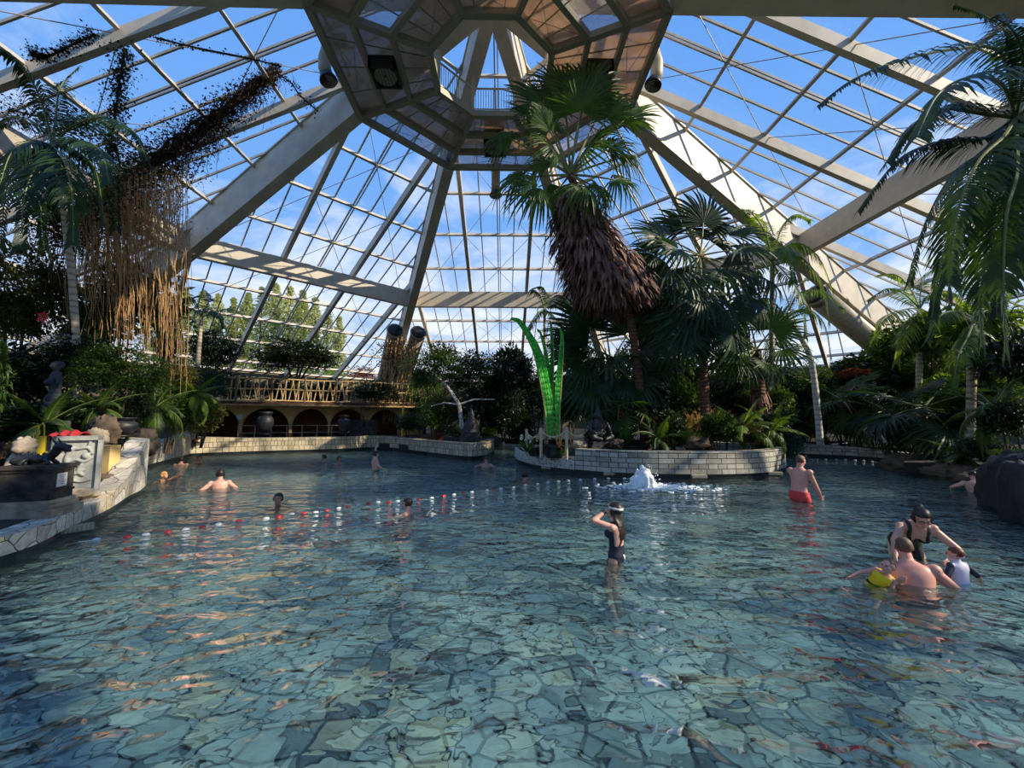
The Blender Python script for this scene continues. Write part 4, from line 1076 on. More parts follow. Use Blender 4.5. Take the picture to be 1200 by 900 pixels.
# golden aerial roots
hr = thing('aerial_roots', 'curtain of golden brown hanging aerial roots between creeper and shrubs on the left', 'roots', at(150, 420, 14.2))
O = hr.location; b = MB()
for i in range(420):
    px = r_.gauss(150, 36) if i % 3 else r_.uniform(75, 215)
    if not 70 < px < 222: continue
    Y = r_.uniform(12.6, 15.2); top = lerp(235, 205, (px-70)/150)+r_.uniform(-15, 30); bot = r_.uniform(330, 430) if px < 185 else r_.uniform(300, 470)
    p, q = at(px, top, Y)-O, at(px+r_.uniform(-4, 8), bot, Y)-O
    pts = [lerp(p, q, s/5)+V((r_.gauss(0, .05), r_.gauss(0, .05), 0)) for s in range(6)]
    b.tube(pts, [.010, .010, .009, .008, .007, .004], 4, cap=False)
o = b.build('root_strands', M['paleroot'], hr); o['kind'] = 'stuff'
b = MB()
for i in range(3200):
    px = r_.gauss(165, 26); Y = r_.uniform(12.8, 15); py = r_.uniform(195, 300)
    p = at(px, py, Y)-O; D = V((r_.gauss(0, 1), r_.gauss(0, 1), r_.gauss(-.8, 1))).normalized()
    leaf_quads(b, p, D, D.orthogonal(), r_.uniform(.06, .14), .02)
o = b.build('root_tangle', M['paleroot'], hr); o['kind'] = 'stuff'
# ivy: column hanging from the near rafter and a strand along it
def ivy(label, pts, spread, nleaf, name='ivy'):
    o = thing(name, label, 'creeper', pts[0]); O = o.location; P = curve(pts, 8)
    b = MB()
    b.tube([p-O for p in P], [.03]*len(P), 5); b.build('stem', M['wood'], o)
    b = MB()
    for i in range(nleaf):
        x = r_.random()*(len(P)-1.01); k = int(x); c = lerp(P[k], P[k+1], x-k)
        p = c+V((r_.gauss(0, 1), r_.gauss(0, 1), r_.gauss(0, 1)))*spread*r_.uniform(.4, 1.2)
        D = V((r_.gauss(0, 1), r_.gauss(0, 1), r_.gauss(-.8, 1))).normalized(); leaf_quads(b, p-O, D, D.orthogonal(), r_.uniform(.06, .12), .03)
    b.build('foliage', M['bush_dark'], o); return o
qa = lambda px, a_: None
ivy('green ivy column hanging down from the thick rafter over the slim palm', [at(147, 58, 11.6), at(140, 95, 11.6), at(136, 130, 11.7), at(128, 185, 11.8)], .16, 2400)
ivy('ivy growing along the upper side of the thick rafter over the slim palm', [at(112, 40, 11.9), at(85, 52, 11.7), at(55, 66, 11.5), at(38, 62, 11.3)], .11, 1300)
ivy('ivy tangle spreading around the crown of the slim palm', [at(10, 128, 12.6), at(60, 140, 12.4), at(110, 150, 12.2), at(140, 190, 12), at(120, 240, 12.2), at(70, 200, 12.4)], .34, 4200)
ivy('ivy strand dangling from the tie rod beside the bent air duct', [at(318, 82, 14.5), at(340, 96, 14.8), at(352, 112, 15), at(372, 130, 15.2)], .12, 200)
ivy('thin dark vine strung from the thick rafter to a far purlin', [at(182, 44, 12.2), at(230, 56, 13.2), at(290, 68, 14.5), at(330, 78, 15)], .06, 260)
# vines on the duct pipes
o = thing('root_creeper', 'brown root creeper clothing the duct pipes above the bamboo balcony', 'creeper', at(460, 455, 33.5)); O = o.location; b = MB()
for i in range(110):
    px = r_.uniform(446, 480); Y = r_.uniform(31.2, 32.4); t0 = r_.uniform(395, 445)
    p, q = at(px+r_.uniform(2, 9), t0, Y)-O, at(px, r_.uniform(445, 500), Y-.6)-O
    b.tube([lerp(p, q, s/4)+V((r_.gauss(0, .08), 0, 0)) for s in range(5)], [.035]*5, 4, cap=False)
k = b.build('root_strands', M['paleroot'], o); k['kind'] = 'stuff'
b = MB()
for i in range(1500):
    px = r_.gauss(464, 11); py = r_.uniform(400, 470); p = at(px, py, r_.uniform(31, 32.6))-O
    D = V((r_.gauss(0, 1), r_.gauss(0, 1), r_.gauss(-.8, 1))).normalized(); leaf_quads(b, p, D, D.orthogonal(), .22, .06)
b.build('foliage', M['dry'], o)

# ------------------------------------------------------------------ poplars outside
M['poplar'] = leafmat('poplar_leaf', srgb(120, 134, 92), srgb(168, 174, 124), .35, .6)
POP = []
for s in range(2):
    r2 = random.Random(70+s); b = MB()
    for i in range(2600):
        z = r2.random()**.9; rd = .068*(math.sin(PI*min(1, z*.85+.12))**.7)*(1+.35*math.sin(z*24+s)); a = r2.uniform(0, 2*PI); q = math.sqrt(r2.random())
        p = V((rd*q*math.cos(a), rd*q*math.sin(a), .08+z*.92)); D = V((r2.gauss(0, .5), r2.gauss(0, .5), r2.gauss(.5, .6))).normalized()
        leaf_quads(b, p, D, D.orthogonal(), .022, .008)
    POP.append(b.mesh('foliage', M['poplar']))
b = MB(); b.tube([(0, 0, 0), (0, 0, .5), (0, 0, .95)], [.012, .008, .003], 7); PTR = b.mesh('trunk', M['wood'])
for i, (px, py, Y) in enumerate([(176, 350, 80), (196, 344, 76), (218, 338, 82), (238, 342, 74), (256, 346, 86), (274, 350, 78), (291, 345, 84), (308, 338, 72), (324, 334, 78), (340, 337, 86), (355, 342, 76), (370, 350, 84), (385, 362, 74), (398, 372, 82)]):
    t = at(px, py, Y); h = t.z-.2
    o = thing('poplar_tree', 'tall slender poplar in the row outside the glass behind the bamboo balcony', 'tree', (t.x, t.y, .2), i*1.3, 'poplars outside the glass')
    f = link('foliage', POP[i % 2], o); f.scale = (h, h, h); k = link('trunk', PTR, o); k.scale = (h, h, h)
bush('blossom_tree', 'pinkish tree outside the glass left of the duct pipes', 420, 425, 480, 60, 68, 'reddish', 's', cat='tree', base=.12)
bush('garden_tree', 'light green tree outside the glass below the poplars', 395, 425, 490, 60, 70, 'lime', 's', cat='tree', base=.12)
b = MB(); p = at(535, 440, 72); b.box((p.x, p.y, 4.5), (20, 8, 9)); b.box((p.x, p.y, 9.3), (21, 9, .8), m=1); b.box((p.x, p.y-4.05, 6), (18, .2, 1.6), m=2)
o = b.build('pavilion', [simple('pale_render', srgb(220, 226, 222), .8), simple('green_roof', srgb(86, 150, 120), .6), simple('dark_window', (.05, .06, .07), .3)])
tag(o, 'pale building with green roof outside the glass behind the airy tree', 'building')
# ------------------------------------------------------------------ sculpting helper: union of closed shells by voxel remesh
def remeshed(mb, name, mats, voxel=.02, smooth=2):
    me = mb.mesh('tmp', M['darkmetal']); o = bpy.data.objects.new('tmp', me); COL.objects.link(o)
    r_ = o.modifiers.new('r', 'REMESH'); r_.mode = 'VOXEL'; r_.voxel_size = voxel
    if smooth:
        s = o.modifiers.new('s', 'SMOOTH'); s.iterations = smooth; s.factor = .5
    dg = bpy.context.evaluated_depsgraph_get()
    out = bpy.data.meshes.new_from_object(o.evaluated_get(dg)); out.name = name
    bpy.data.objects.remove(o); bpy.data.meshes.remove(me)
    out.materials.clear()
    for k in (mats if isinstance(mats, (list, tuple)) else [mats]): out.materials.append(k)
    out.polygons.foreach_set('use_smooth', [True]*len(out.polygons)); out.update()
    return out
def ball(mb, c, r, n=12, rot=None):
    if not isinstance(r, (tuple, list)): r = (r, r, r)
    mb.blob(c, r, 0, 0.0, 1, n, max(6, n*2//3), rot=rot)
def cap(mb, p, q, r1, r2, n=10):
    """closed tapered capsule"""
    p, q = V(p), V(q); d = (q-p); L = d.length
    if L < 1e-5: return ball(mb, p, r1, n)
    d.normalize(); path = []; rad = []
    for a in (-80, -50, -20): path.append(p+d*(r1*math.sin(R(a)))); rad.append(r1*math.cos(R(a)))
    path.append(p); rad.append(r1); path.append(q); rad.append(r2)
    for a in (20, 50, 80): path.append(q+d*(r2*math.sin(R(a)))); rad.append(r2*math.cos(R(a)))
    mb.tube(path, rad, n)

M['bluestone'] = simple('grey_stone_statue', srgb(70, 74, 80), .85, srgb(46, 50, 56), 6, .008)
M['blackstone'] = simple('black_carved_stone', (.012, .013, .016), .5, (.028, .03, .034), 7, .02)
M['mossblack'] = simple('weathered_black_stone', srgb(74, 66, 60), .85, srgb(26, 25, 26), 5, .03, detail=9)
M['palestone'] = simple('weathered_pale_stone', srgb(190, 176, 152), .85, srgb(130, 118, 102), 4, .02)
M['relief'] = simple('grey_relief_stone', srgb(176, 178, 172), .85, srgb(146, 148, 144), 5, .006)
M['plaster'] = simple('ochre_plaster', srgb(226, 194, 126), .9, srgb(196, 164, 104), .9, .005)
M['bamboo'] = simple('bamboo', srgb(214, 186, 134), .5, srgb(176, 146, 98), 5)
M['bamboo2'] = simple('old_bamboo', srgb(120, 100, 72), .6, srgb(90, 74, 54), 5)
M['rope'] = simple('beige_rope', srgb(196, 180, 146), .9)
M['timber'] = simple('brown_timber', srgb(96, 62, 40), .7, srgb(66, 42, 28), 4)
M['thatch'] = simple('ochre_wall', srgb(170, 128, 60), .9, srgb(120, 90, 44), 2)
M['white'] = simple('white_plastic', (.75, .75, .74), .45)
M['red'] = simple('red_plastic', (.50, .02, .02), .45)
M['yellow'] = simple('yellow_cloth', (.72, .52, .02), .6)
M['redcloth'] = simple('red_cloth', (.45, .025, .03), .8)
M['black'] = simple('black_fabric', (.012, .013, .016), .6)

# ------------------------------------------------------------------ arcade and bamboo balcony on the far bank
A, Bq = at(238, 480, 25.2), at(492, 480, 30.5)
A.z = Bq.z = 0; dA = (Bq-A).normalized(); nA = V((dA.y, -dA.x, 0)); LA = (Bq-A).length
def ap(u, d, z): p = A+dA*u+nA*d; return V((p.x, p.y, z))      # d > 0 is towards the pool
def u_at(px):
    d = ray(px, 490); k = (A.x*dA.y-A.y*dA.x)/(d.x*dA.y-d.y*dA.x); return (V((d.x*k, d.y*k, 0))-A).dot(dA)
ar = thing('arcade_building', 'ochre plastered arcade with dark round arches under the bamboo balcony', 'building', ap(0, 0, .4), 0)
O = ar.location; ztop = 2.78
arch = [(u_at(255), 1.15), (u_at(312), 1.32), (u_at(364), 1.1), (u_at(408), 1.15), (u_at(452), 1.15)]
b = MB(); us = [(-1.5, None)]
def seg(u0, u1, z0, z1):
    for d0, d1 in ((0, 0),):
        pass
    pts = [ap(u0, 0, z0), ap(u1, 0, z0), ap(u1, 0, z1), ap(u0, 0, z1)]; bk = [ap(u0, -.4, z0), ap(u1, -.4, z0), ap(u1, -.4, z1), ap(u0, -.4, z1)]
    b.quad(*[p-O for p in pts]); b.quad(*[p-O for p in reversed(bk)])
prev = -1.5; zs = 1.35
for uc, rw in arch:
    seg(prev, uc-rw, .3, ztop)
    N = 14
    for i in range(N):
        a0, a1 = PI-PI*i/N, PI-PI*(i+1)/N
        x0, x1 = uc+rw*math.cos(a0), uc+rw*math.cos(a1); z0, z1 = zs+(ztop-.22-zs)*math.sin(a0), zs+(ztop-.22-zs)*math.sin(a1)
        b.quad(ap(x0, 0, z0)-O, ap(x1, 0, z1)-O, ap(x1, 0, ztop)-O, ap(x0, 0, ztop)-O)
        b.quad(ap(x0, -.4, z0)-O, ap(x1, -.4, z1)-O, ap(x1, 0, z1)-O, ap(x0, 0, z0)-O)
    for s_ in (-1, 1): b.quad(ap(uc+s_*rw, 0, .3)-O, ap(uc+s_*rw, 0, zs)-O, ap(uc+s_*rw, -.4, zs)-O, ap(uc+s_*rw, -.4, .3)-O)
    prev = uc+rw
seg(prev, LA+.5, .3, ztop); b.build('facade', M['plaster'], ar)
b = MB(); b.quad(ap(-1.5, -3, .3)-O, ap(LA+.5, -3, .3)-O, ap(LA+.5, -3, ztop)-O, ap(-1.5, -3, ztop)-O)
for u in (-1.5, LA+.5): b.quad(ap(u, -3, .3)-O, ap(u, -.4, .3)-O, ap(u, -.4, ztop)-O, ap(u, -3, ztop)-O)
b.build('inner_wall', simple('brown_interior', srgb(150, 96, 62), .9, srgb(110, 72, 50), 1), ar)
b = MB()
for i in range(5): b.beam(ap(arch[1][0]-1.2, -2.8, .9+.32*i)-O, ap(arch[1][0]+1.2, -2.8, .9+.32*i)-O, .3, .05)
b.build('shelf', M['timber'], ar)
b = MB(); b.tube([ap(u_at(281), .03, 1.98)-O, ap(u_at(281), .08, 1.98)-O], [.16, .16], 16); b.build('wall_plaque', M['white'], ar)
bal = thing('bamboo_balcony', 'long bamboo balcony with zigzag balustrade over the ochre arches', 'balcony', ap(0, .4, 2.8))
O = bal.location; LB_ = u_at(505)
b = MB(); b.beam(ap(-3, -1.2, 2.86)-O, ap(LB_, -1.2, 2.86)-O, 4.2, .14); b.build('deck', M['timber'], bal)
z0, z1 = 2.96, 4.42
for z in (3.02, 3.75, 4.42):
    b = MB(); b.tube([ap(-3+i*(LB_+3)/20, .8, z+.02*math.sin(i))-O for i in range(21)], .05, 7); b.build('rail', M['bamboo'], bal)
n_ = 92
for i in range(n_):
    u = -2.9+(LB_+2.8)*i/n_; w = (LB_+2.8)/n_
    b = MB(); k = i % 4
    p, q = ((u, u) if k in (0,) else (u, u+w*1.3) if k in (1, 3) else (u+w*1.3, u))
    b.tube([ap(p, .8, 3.0)-O, ap(q, .8, 4.45)-O], .034, 6); b.build('baluster', M['bamboo'], bal)
b = MB()
for i in range(150):
    u = -2.9+(LB_+2.8)*i/150; b.tube([ap(u, .75, 2.74)-O, ap(u, 1.02, 2.74)-O], .06, 6)
o = b.build('joist_ends', M['bamboo'], bal); o['kind'] = 'stuff'
b = MB()
for i in range(9): u = -2+(LB_+1)*i/8; b.tube([ap(u, .8, 2.8)-O, ap(u, .8, 4.6)-O], .07, 8)
b_ = b
for i in range(9):
    u = -2+(LB_+1)*i/8; b = MB(); b.tube([ap(u, .8, 2.8)-O, ap(u, .8, 4.6)-O], .07, 8); b.build('post', M['bamboo2'], bal)
for px in (424, 492):
    b = MB(); u = u_at(px); b.tube([ap(u, .6, .3)-O, ap(u, .6, 2.8)-O], .14, 10); b.build('support', M['bamboo2'], bal)
# terrace railing in front of the arches
tr_ = thing('terrace_railing', 'thin metal railing in front of the ochre arches along the far pool wall', 'railing', ap(u_at(285), 1.6, .5)); O = tr_.location
b = MB()
for z in (1.0, 1.45): b.beam(ap(u_at(286), 1.6, z)-O, ap(u_at(420), 1.6, z)-O, .04, .04)
b.build('rail', M['palestone'], tr_)
for i in range(9):
    u = lerp(u_at(286), u_at(420), i/8); b = MB(); b.beam(ap(u, 1.6, .3)-O, ap(u, 1.6, 1.45)-O, .05, .05, (1, 0, 0)); b.build('post', M['palestone'], tr_)
b = MB(); b.beam(ap(u_at(286), 1.6, .72)-O, ap(u_at(420), 1.6, .72)-O, .012, .5); b.build('infill', polycarb('mesh_infill', (.55, .52, .48), srgb(120, 100, 84), .5), tr_)
def urn(label, px, py, Y, h, mat='blackstone', cat='urn'):
    c = at(px, py, Y); o = thing('stone_urn', label, cat, c); k = h
    b = MB(); b.lathe([(.16*k, 0), (.2*k, .06*k), (.14*k, .12*k)], n=18); b.build('foot', M[mat], o, True)
    b = MB(); b.lathe([(.14*k, .1*k), (.24*k, .25*k), (.33*k, .5*k), (.30*k, .72*k), (.2*k, .84*k)], n=22); b.build('body', M[mat], o, True)
    b = MB(); b.lathe([(.2*k, .83*k), (.26*k, .95*k), (.27*k, k), (.22*k, k), (.16*k, .88*k)], n=22); b.build('rim', M[mat], o, True)
    return o
urn('tall black urn standing in front of the middle ochre arch', 310, 510, 23.6, 1.35)
urn('black urn on the far pool wall terrace left of the duct pipes', 403, 509, 24.3, 1.15)
b = MB(); c = at(426, 512, 26); b.box(c+V((0, 0, .55)), (1.5, .8, .9)); b.box(c+V((0, 0, 1.05)), (1.6, .9, .08))
tag(b.build('bar_counter', M['mossblack']), 'dark counter under the balcony between the urn and the duct pipes', 'counter')
b = MB(); c = at(472, 502, 25.3); b.tube([c+V((0, 0, -.5)), c+V((0, 0, .6)), c+V((0, 0, 1.35))], .09, 10)
tag(b.build('yellow_post', simple('yellow_paint', (.75, .5, .06), .5)), 'bright yellow post on the terrace under the bamboo balcony', 'post')
# thatch wall / ochre wall behind the island
p, q = at(765, 480, 25.5), at(960, 480, 25.5); p.z = q.z = 0; b = MB(); b.beam(p+V((0, 0, 2.3)), q+V((0, 0, 2.3)), .4, 4.2)
b.beam(p+V((0, -.1, 4.5)), q+V((0, -.1, 4.5)), .8, .2)
tag(b.build('wall_ochre', M['thatch']), kind='structure')

# ------------------------------------------------------------------ statues
def stupa(label, px, py, Y, h):
    c = at(px, py, Y); o = thing('stupa_statue', label, 'statue', c); k = h
    b = MB(); b.box((0, 0, .06*k), (.62*k, .62*k, .12*k)); b.box((0, 0, .16*k), (.5*k, .5*k, .1*k)); b.build('plinth', M['blackstone'], o)
    b = MB(); b.lathe([(.25*k, .2*k), (.26*k, .24*k), (.21*k, .28*k), (.22*k, .33*k), (.19*k, .5*k), (.12*k, .6*k), (.13*k, .63*k), (.09*k, .68*k), (.10*k, .72*k), (.06*k, .8*k), (.03*k, .92*k), (.008*k, k)], n=20)
    b.build('bell', M['blackstone'], o, True); return o
stupa('black bell shaped stupa statue on the far pool wall point', 552, 516, 20.3, 1.75)
# seated black guardian on the island
c = at(702, 520, 14.4); c.z = .6; g = thing('seated_statue', 'black seated stone figure on a plinth between banners and skirted palm', 'statue', c, R(15))
b = MB(); b.box((0, 0, .15), (.95, .8, .3)); b.box((0, 0, .36), (.8, .66, .14)); b.build('plinth', M['blackstone'], g)
b = MB(); ball(b, (0, .03, .66), (.34, .28, .24)); ball(b, (0, .02, .95), (.27, .2, .3)); ball(b, (0, 0, 1.32), (.17, .18, .2)); cap(b, (0, 0, 1.1), (0, 0, 1.25), .1, .1)
cap(b, (0, 0, 1.42), (0, .02, 1.66), .13, .04)
for s in (-1, 1):
    cap(b, (s*.14, .05, .6), (s*.36, -.26, .58), .14, .11); cap(b, (s*.36, -.26, .56), (s*.1, -.34, .5), .1, .07)
    cap(b, (s*.26, .02, 1.12), (s*.4, -.05, .84), .09, .075); cap(b, (s*.4, -.05, .84), (s*.3, -.3, .72), .07, .06)
    ball(b, (s*.19, 0, 1.33), (.04, .07, .1))
cap(b, (0, -.16, 1.32), (.02, -.24, 1.12), .05, .04)
link('figure', remeshed(b, 'figure', M['blackstone'], .025), g)
# torso statue on the left bank
c = at(60, 492, 9.9); t = thing('torso_statue', 'grey stone female torso statue standing in the dark left bank shrubs', 'statue', c, R(-25))
b = MB(); H = 1.28
for zz, rx, ry, ox in ((.0, .13, .12, 0), (.18, .15, .13, .0), (.38, .19, .15, .01), (.52, .19, .15, .02), (.68, .13, .11, .03), (.82, .15, .12, .03), (.98, .19, .12, .02), (1.06, .16, .10, .02)): ball(b, (ox, 0, zz), (rx, ry, .13), 14)
for s in (-1, 1):
    ball(b, (s*.075+.03, -.11, .9), .07); cap(b, (s*.07, 0, .38), (s*.07, 0, -.05), .11, .08); cap(b, (s*.19+.02, 0, 1.03), (s*.25+.02, -.02, .88), .06, .05)
cap(b, (.02, 0, 1.08), (.04, -.01, 1.2), .06, .055); ball(b, (.06, -.03, 1.3), (.085, .1, .12)); ball(b, (.05, .03, 1.34), (.1, .1, .1)); ball(b, (.07, -.13, 1.29), (.015, .025, .03), 8)
link('figure', remeshed(b, 'figure', M['bluestone'], .018), t)
b = MB(); b.box((0, 0, -.2), (.55, .5, .36)); b.build('plinth', M['bluestone'], t)

# ------------------------------------------------------------------ green banners on the island
M['banner'] = leafmat('green_banner_cloth', srgb(40, 150, 56), srgb(110, 214, 100), .5, .5, (1.2, 1.5, .6))
M['bannerpole'] = simple('banner_pole', srgb(150, 160, 70), .5)
def banner(label, pts, Y, wpx, side):
    P = curve([at(px, py, Y+dy) for px, py, dy in pts], 8); base = P[0]; o = thing('penjor_banner', label, 'banner', base, 0, 'green banners on the island')
    b = MB(); n = len(P); b.tube([p-base for p in P], [.035*(1-.75*i/(n-1)) for i in range(n)], 7); b.build('pole', M['bannerpole'], o, True)
    b = MB(); w0 = wpx/FPX*Y
    for i in range(n-1):
        for j in range(4):
            def c(i_, j_):
                t = i_/(n-1); w = w0*(min(1, .35+t*3) if t < .2 else 1)*(1-.8*max(0, t-.35)/.65)
                x = j_/4; T = (P[min(i_+1, n-1)]-P[max(i_-1, 0)]).normalized(); S = T.cross(V((0, 1, 0))).normalized()*side
                return P[i_]-base+S*w*x+V((0, .02*math.sin(x*6+i_*.35), .012*math.sin(i_*1.1+x*4)*x))
            b.quad(c(i, j), c(i+1, j), c(i+1, j+1), c(i, j+1))
    o2 = b.build('cloth', M['banner'], o, True)
    m = o2.modifiers.new('thickness', 'SOLIDIFY'); m.thickness = .006
    b = MB()
    for i in range(2, n-1, 2):
        T = (P[i+1]-P[i-1]).normalized(); S = T.cross(V((0, 1, 0))).normalized()*side; t = i/(n-1); w = w0*(1-.8*max(0, t-.35)/.65)
        q = P[i]-base+S*w; b.poly([q, q+V((.02, 0, -.16)), q-S*.07+V((0, 0, -.02))])
    b.build('fringe', M['banner'], o); return o
banner('widest green banner, bending over at its tip, first of the four from the pool gap', [(642, 512, 0), (637, 470, 0), (627, 420, 0), (617, 395, -.1), (606, 378, -.2), (598, 375, -.25)], 14.2, 11, -1)
banner('short thin green banner just behind the widest one', [(645, 508, .6), (642, 460, .6), (639, 420, .6), (633, 392, .6), (629, 386, .6)], 14.6, 5, -1)
banner('narrow straight green banner second from the skirted palm', [(648, 515, .2), (648, 460, .2), (649, 420, .2), (647, 384, .2), (645, 376, .2)], 14.6, 5, 1)
banner('upright green banner nearest the black seated figure', [(655, 512, -.1), (657, 460, -.1), (660, 420, -.1), (660, 394, -.1), (657, 385, -.1)], 14.3, 7, 1)
def pot(label, px, py, Y, r_, h):
    c = at(px, py, Y); c.z = .45; o = thing('dark_pot', label, 'pot', c); b = MB()
    b.lathe([(r_*.7, 0), (r_*.95, h*.5), (r_, h*.92), (r_*1.08, h*.93), (r_*1.08, h), (r_*.95, h), (r_*.9, h*.85)], n=20); b.build('body', M['mossblack'], o, True)
    b = MB(); b.lathe([(r_*.9, h*.83), (r_*.85, h*.88), (.02, h*.9)], n=16); b.build('soil', M['soil'], o); return o
pot('dark round pot at the foot of the green banners', 650, 530, 14.3, .42, .42)
pot('dark round pot behind the rope posts, beside the white floral arrangement', 628, 526, 15.0, .32, .3)
pot('broad dark trough below the skirted palm trunk', 742, 526, 14.6, .5, .4)
# rope posts
rp_ = thing('rope_fence', 'low fence of pale posts linked by beige rope in front of the green banners', 'fence', at(634, 532, 13.9)); O = rp_.location
posts = [(617, 504, 528, 14.9), (634, 503, 534, 14.1), (664, 502, 535, 13.6), (690, 500, 520, 14.6)]
tops = []
for px, y0, y1, Y in posts:
    p, q = at(px, y1, Y), at(px, y0, Y); tops.append(q+V((0, 0, -.06))); p.z = .45; b = MB(); b.tube([p-O, q-O], .05, 8); ball(b, q-O, .055, 8); b.build('post', M['rope'], rp_)
for p, q in zip(tops, tops[1:]):
    b = MB(); b.tube([lerp(p, q, s/8)-O+V((0, 0, -.9*(s/8)*(1-s/8))) for s in range(9)], .03, 6); b.build('rope', M['rope'], rp_)
def flowers(label, px, py, Y, h, m1, m2):
    c = at(px, py, Y); c.z = max(.5, c.z); o = thing('flower_plant', label, 'plant', c); r2 = random.Random(px); k = h
    b = MB()
    for i in range(40):
        a = r2.uniform(0, 6.28); D = V((math.cos(a), math.sin(a), r2.uniform(.3, 1.5))).normalized(); leaf_quads(b, V((0, 0, .1*k)), D, D.orthogonal(), r2.uniform(.4, .9)*k, .05*k)
    b.build('leaves', m1, o)
    b = MB()
    for i in range(14):
        ball(b, (r2.uniform(-.3, .3)*k, r2.uniform(-.3, .3)*k, r2.uniform(.5, 1)*k), r2.uniform(.05, .09)*k, 7)
    b.build('blossoms', m2, o, True); return o
M['blossom'] = simple('cream_blossom', srgb(226, 206, 170), .7)
flowers('white blossom on green leaves at the left end of the island', 617, 532, 14.7, .7, M['lime'], M['blossom'])
flowers('orange and cream flowers below the rope fence', 658, 534, 13.9, .45, M['bush'], simple('orange_blossom', srgb(206, 120, 60), .7))
# koi like pale boulder ornaments on the island
def boulder(label, px, py, Y, r_, mat, seed, name='boulder', cat='stone', zb=None, amp=.28, rough=.22, sq=.45):
    c = at(px, py, Y)
    if zb is not None: c.z = zb
    b = MB(); b.blob((0, 0, 0), r_, seed, amp, 1.3, 40, 26, rough=rough, sq=sq)
    o = b.build(name, M[mat], None, True); o.location = c; return tag(o, label, cat)
boulder('rounded pinkish white stone on the island edge left of the seated statue', 680, 514, 14.3, (.28, .24, .2), 'palestone', 3, zb=.86)
boulder('tan block of stone on the island wall between the palm trunks', 815, 521, 13.5, (.42, .3, .24), 'rock', 5, zb=.98)
boulder('grey stone beside the seated statue plinth', 722, 522, 14.0, (.26, .22, .18), 'mossblack', 8, zb=.92)
# ------------------------------------------------------------------ right bank: boulder, beach stones, lounger
bd = boulder('large smooth black boulder standing in the water at the frame edge', 1198, 566, 7.9, (.50, .6, .92), 'darkrock', 12, amp=.16, zb=.22, rough=.12, sq=.6)
boulder('black boulder half hidden between the large one and the bank', 1216, 576, 7.0, (.42, .5, .85), 'darkrock', 15, amp=.16, zb=.15, rough=.12, sq=.6)
r2 = random.Random(9)
names = ['flat brown rock at the waterline, start of the rocky beach', 'brown rock on the beach beside the pool wall end', 'rounded rock in the middle of the rocky beach', 'low rock at the water edge of the beach', 'pale flat slab lying on the rocky beach', 'brown rock beneath the overhanging blue green shrub', 'small rock at the beach end nearest the boulder']
for i, ((px, py, Y, rx), nm) in enumerate(zip([(1068, 547, 15.6, .5), (1078, 536, 16.6, .55), (1096, 541, 15.8, .6), (1110, 550, 14.6, .5), (1104, 536, 16.2, .5), (1128, 548, 14.2, .6), (1142, 556, 13.4, .45)], names)):
    boulder(nm, px, py, Y, (rx, rx*.8, rx*.35), 'rock', 20+i, zb=.22)
for i, ((px, py, Y, rx), nm) in enumerate(zip([(1062, 552, 15.6, .85), (1084, 553, 14.5, .55), (1100, 556, 14.0, .6), (1118, 558, 13.6, .55), (1134, 560, 13.2, .55), (1150, 568, 12.0, .6)], ['front row beach rock beside the pool wall end', 'second front row beach rock counted from the pool wall end', 'third front row beach rock counted from the pool wall end', 'fourth front row beach rock counted from the pool wall end', 'fifth front row beach rock, under the overhanging shrub', 'front row beach rock closest to the black boulder'])):
    boulder(nm, px, py, Y-.8, (rx*.9, rx*.7, rx*.5), 'rock', 60+i, zb=.06)
lg = thing('sun_lounger', 'pale sun lounger with raised back on the right bank behind the pool wall', 'lounger', at(1038, 526, 18.2), R(8)); lg.location.z = .5
b = MB(); b.box((.35, 0, .3), (1.3, .6, .06)); b.build('seat', M['white'], lg)
b = MB(); b.box((-.55, 0, .6), (.9, .6, .06), Matrix.Rotation(R(52), 3, 'Y')); b.build('backrest', M['white'], lg)
for x in (-.25, .9):
    for y in (-.26, .26): b = MB(); b.beam((x, y, 0), (x, y, .3), .05, .05, (1, 0, 0)); b.build('leg', M['white'], lg)
# ------------------------------------------------------------------ left bank furniture
zt = .36
def wpt(px, py, z): p = onz(px, py, z); return p
al_c = onz(38, 603, .34)
al = thing('stone_altar', 'dark stone altar pedestal with moulded white base and pasted notice beside the left pool wall', 'pedestal', al_c, R(17)); s_ = 1.0
Yal = al_c.y; pxm = Yal/FPX
hal = 54*pxm
b = MB(); b.box((0, 0, .05), (.82, .68, .12)); b.box((0, 0, .14), (.74, .6, .07)); b.box((0, 0, .2), (.68, .54, .06)); b.build('moulded_base', M['palestone'], al)
b = MB(); b.box((0, 0, hal*.5+.08), (.62, .48, hal-.26)); b.box((0, 0, hal*.48), (.65, .51, .04)); b.build('shaft', M['mossblack'], al)
b = MB(); b.box((0, 0, hal-.05), (.66, .52, .05)); b.box((0, 0, hal-.01), (.7, .56, .05)); b.build('cap', M['mossblack'], al)
b = MB(); b.box((.314, -.02, hal*.70), (.01, .2, .20)); no = b.build('notice', M['white'], al)
b = MB()
for i in range(6): b.box((.320, -.02, hal*.70+.07-.026*i), (.003, .13-.03*(i % 3), .007))
b.build('notice_text', simple('notice_ink', srgb(150, 90, 80), .8), no)
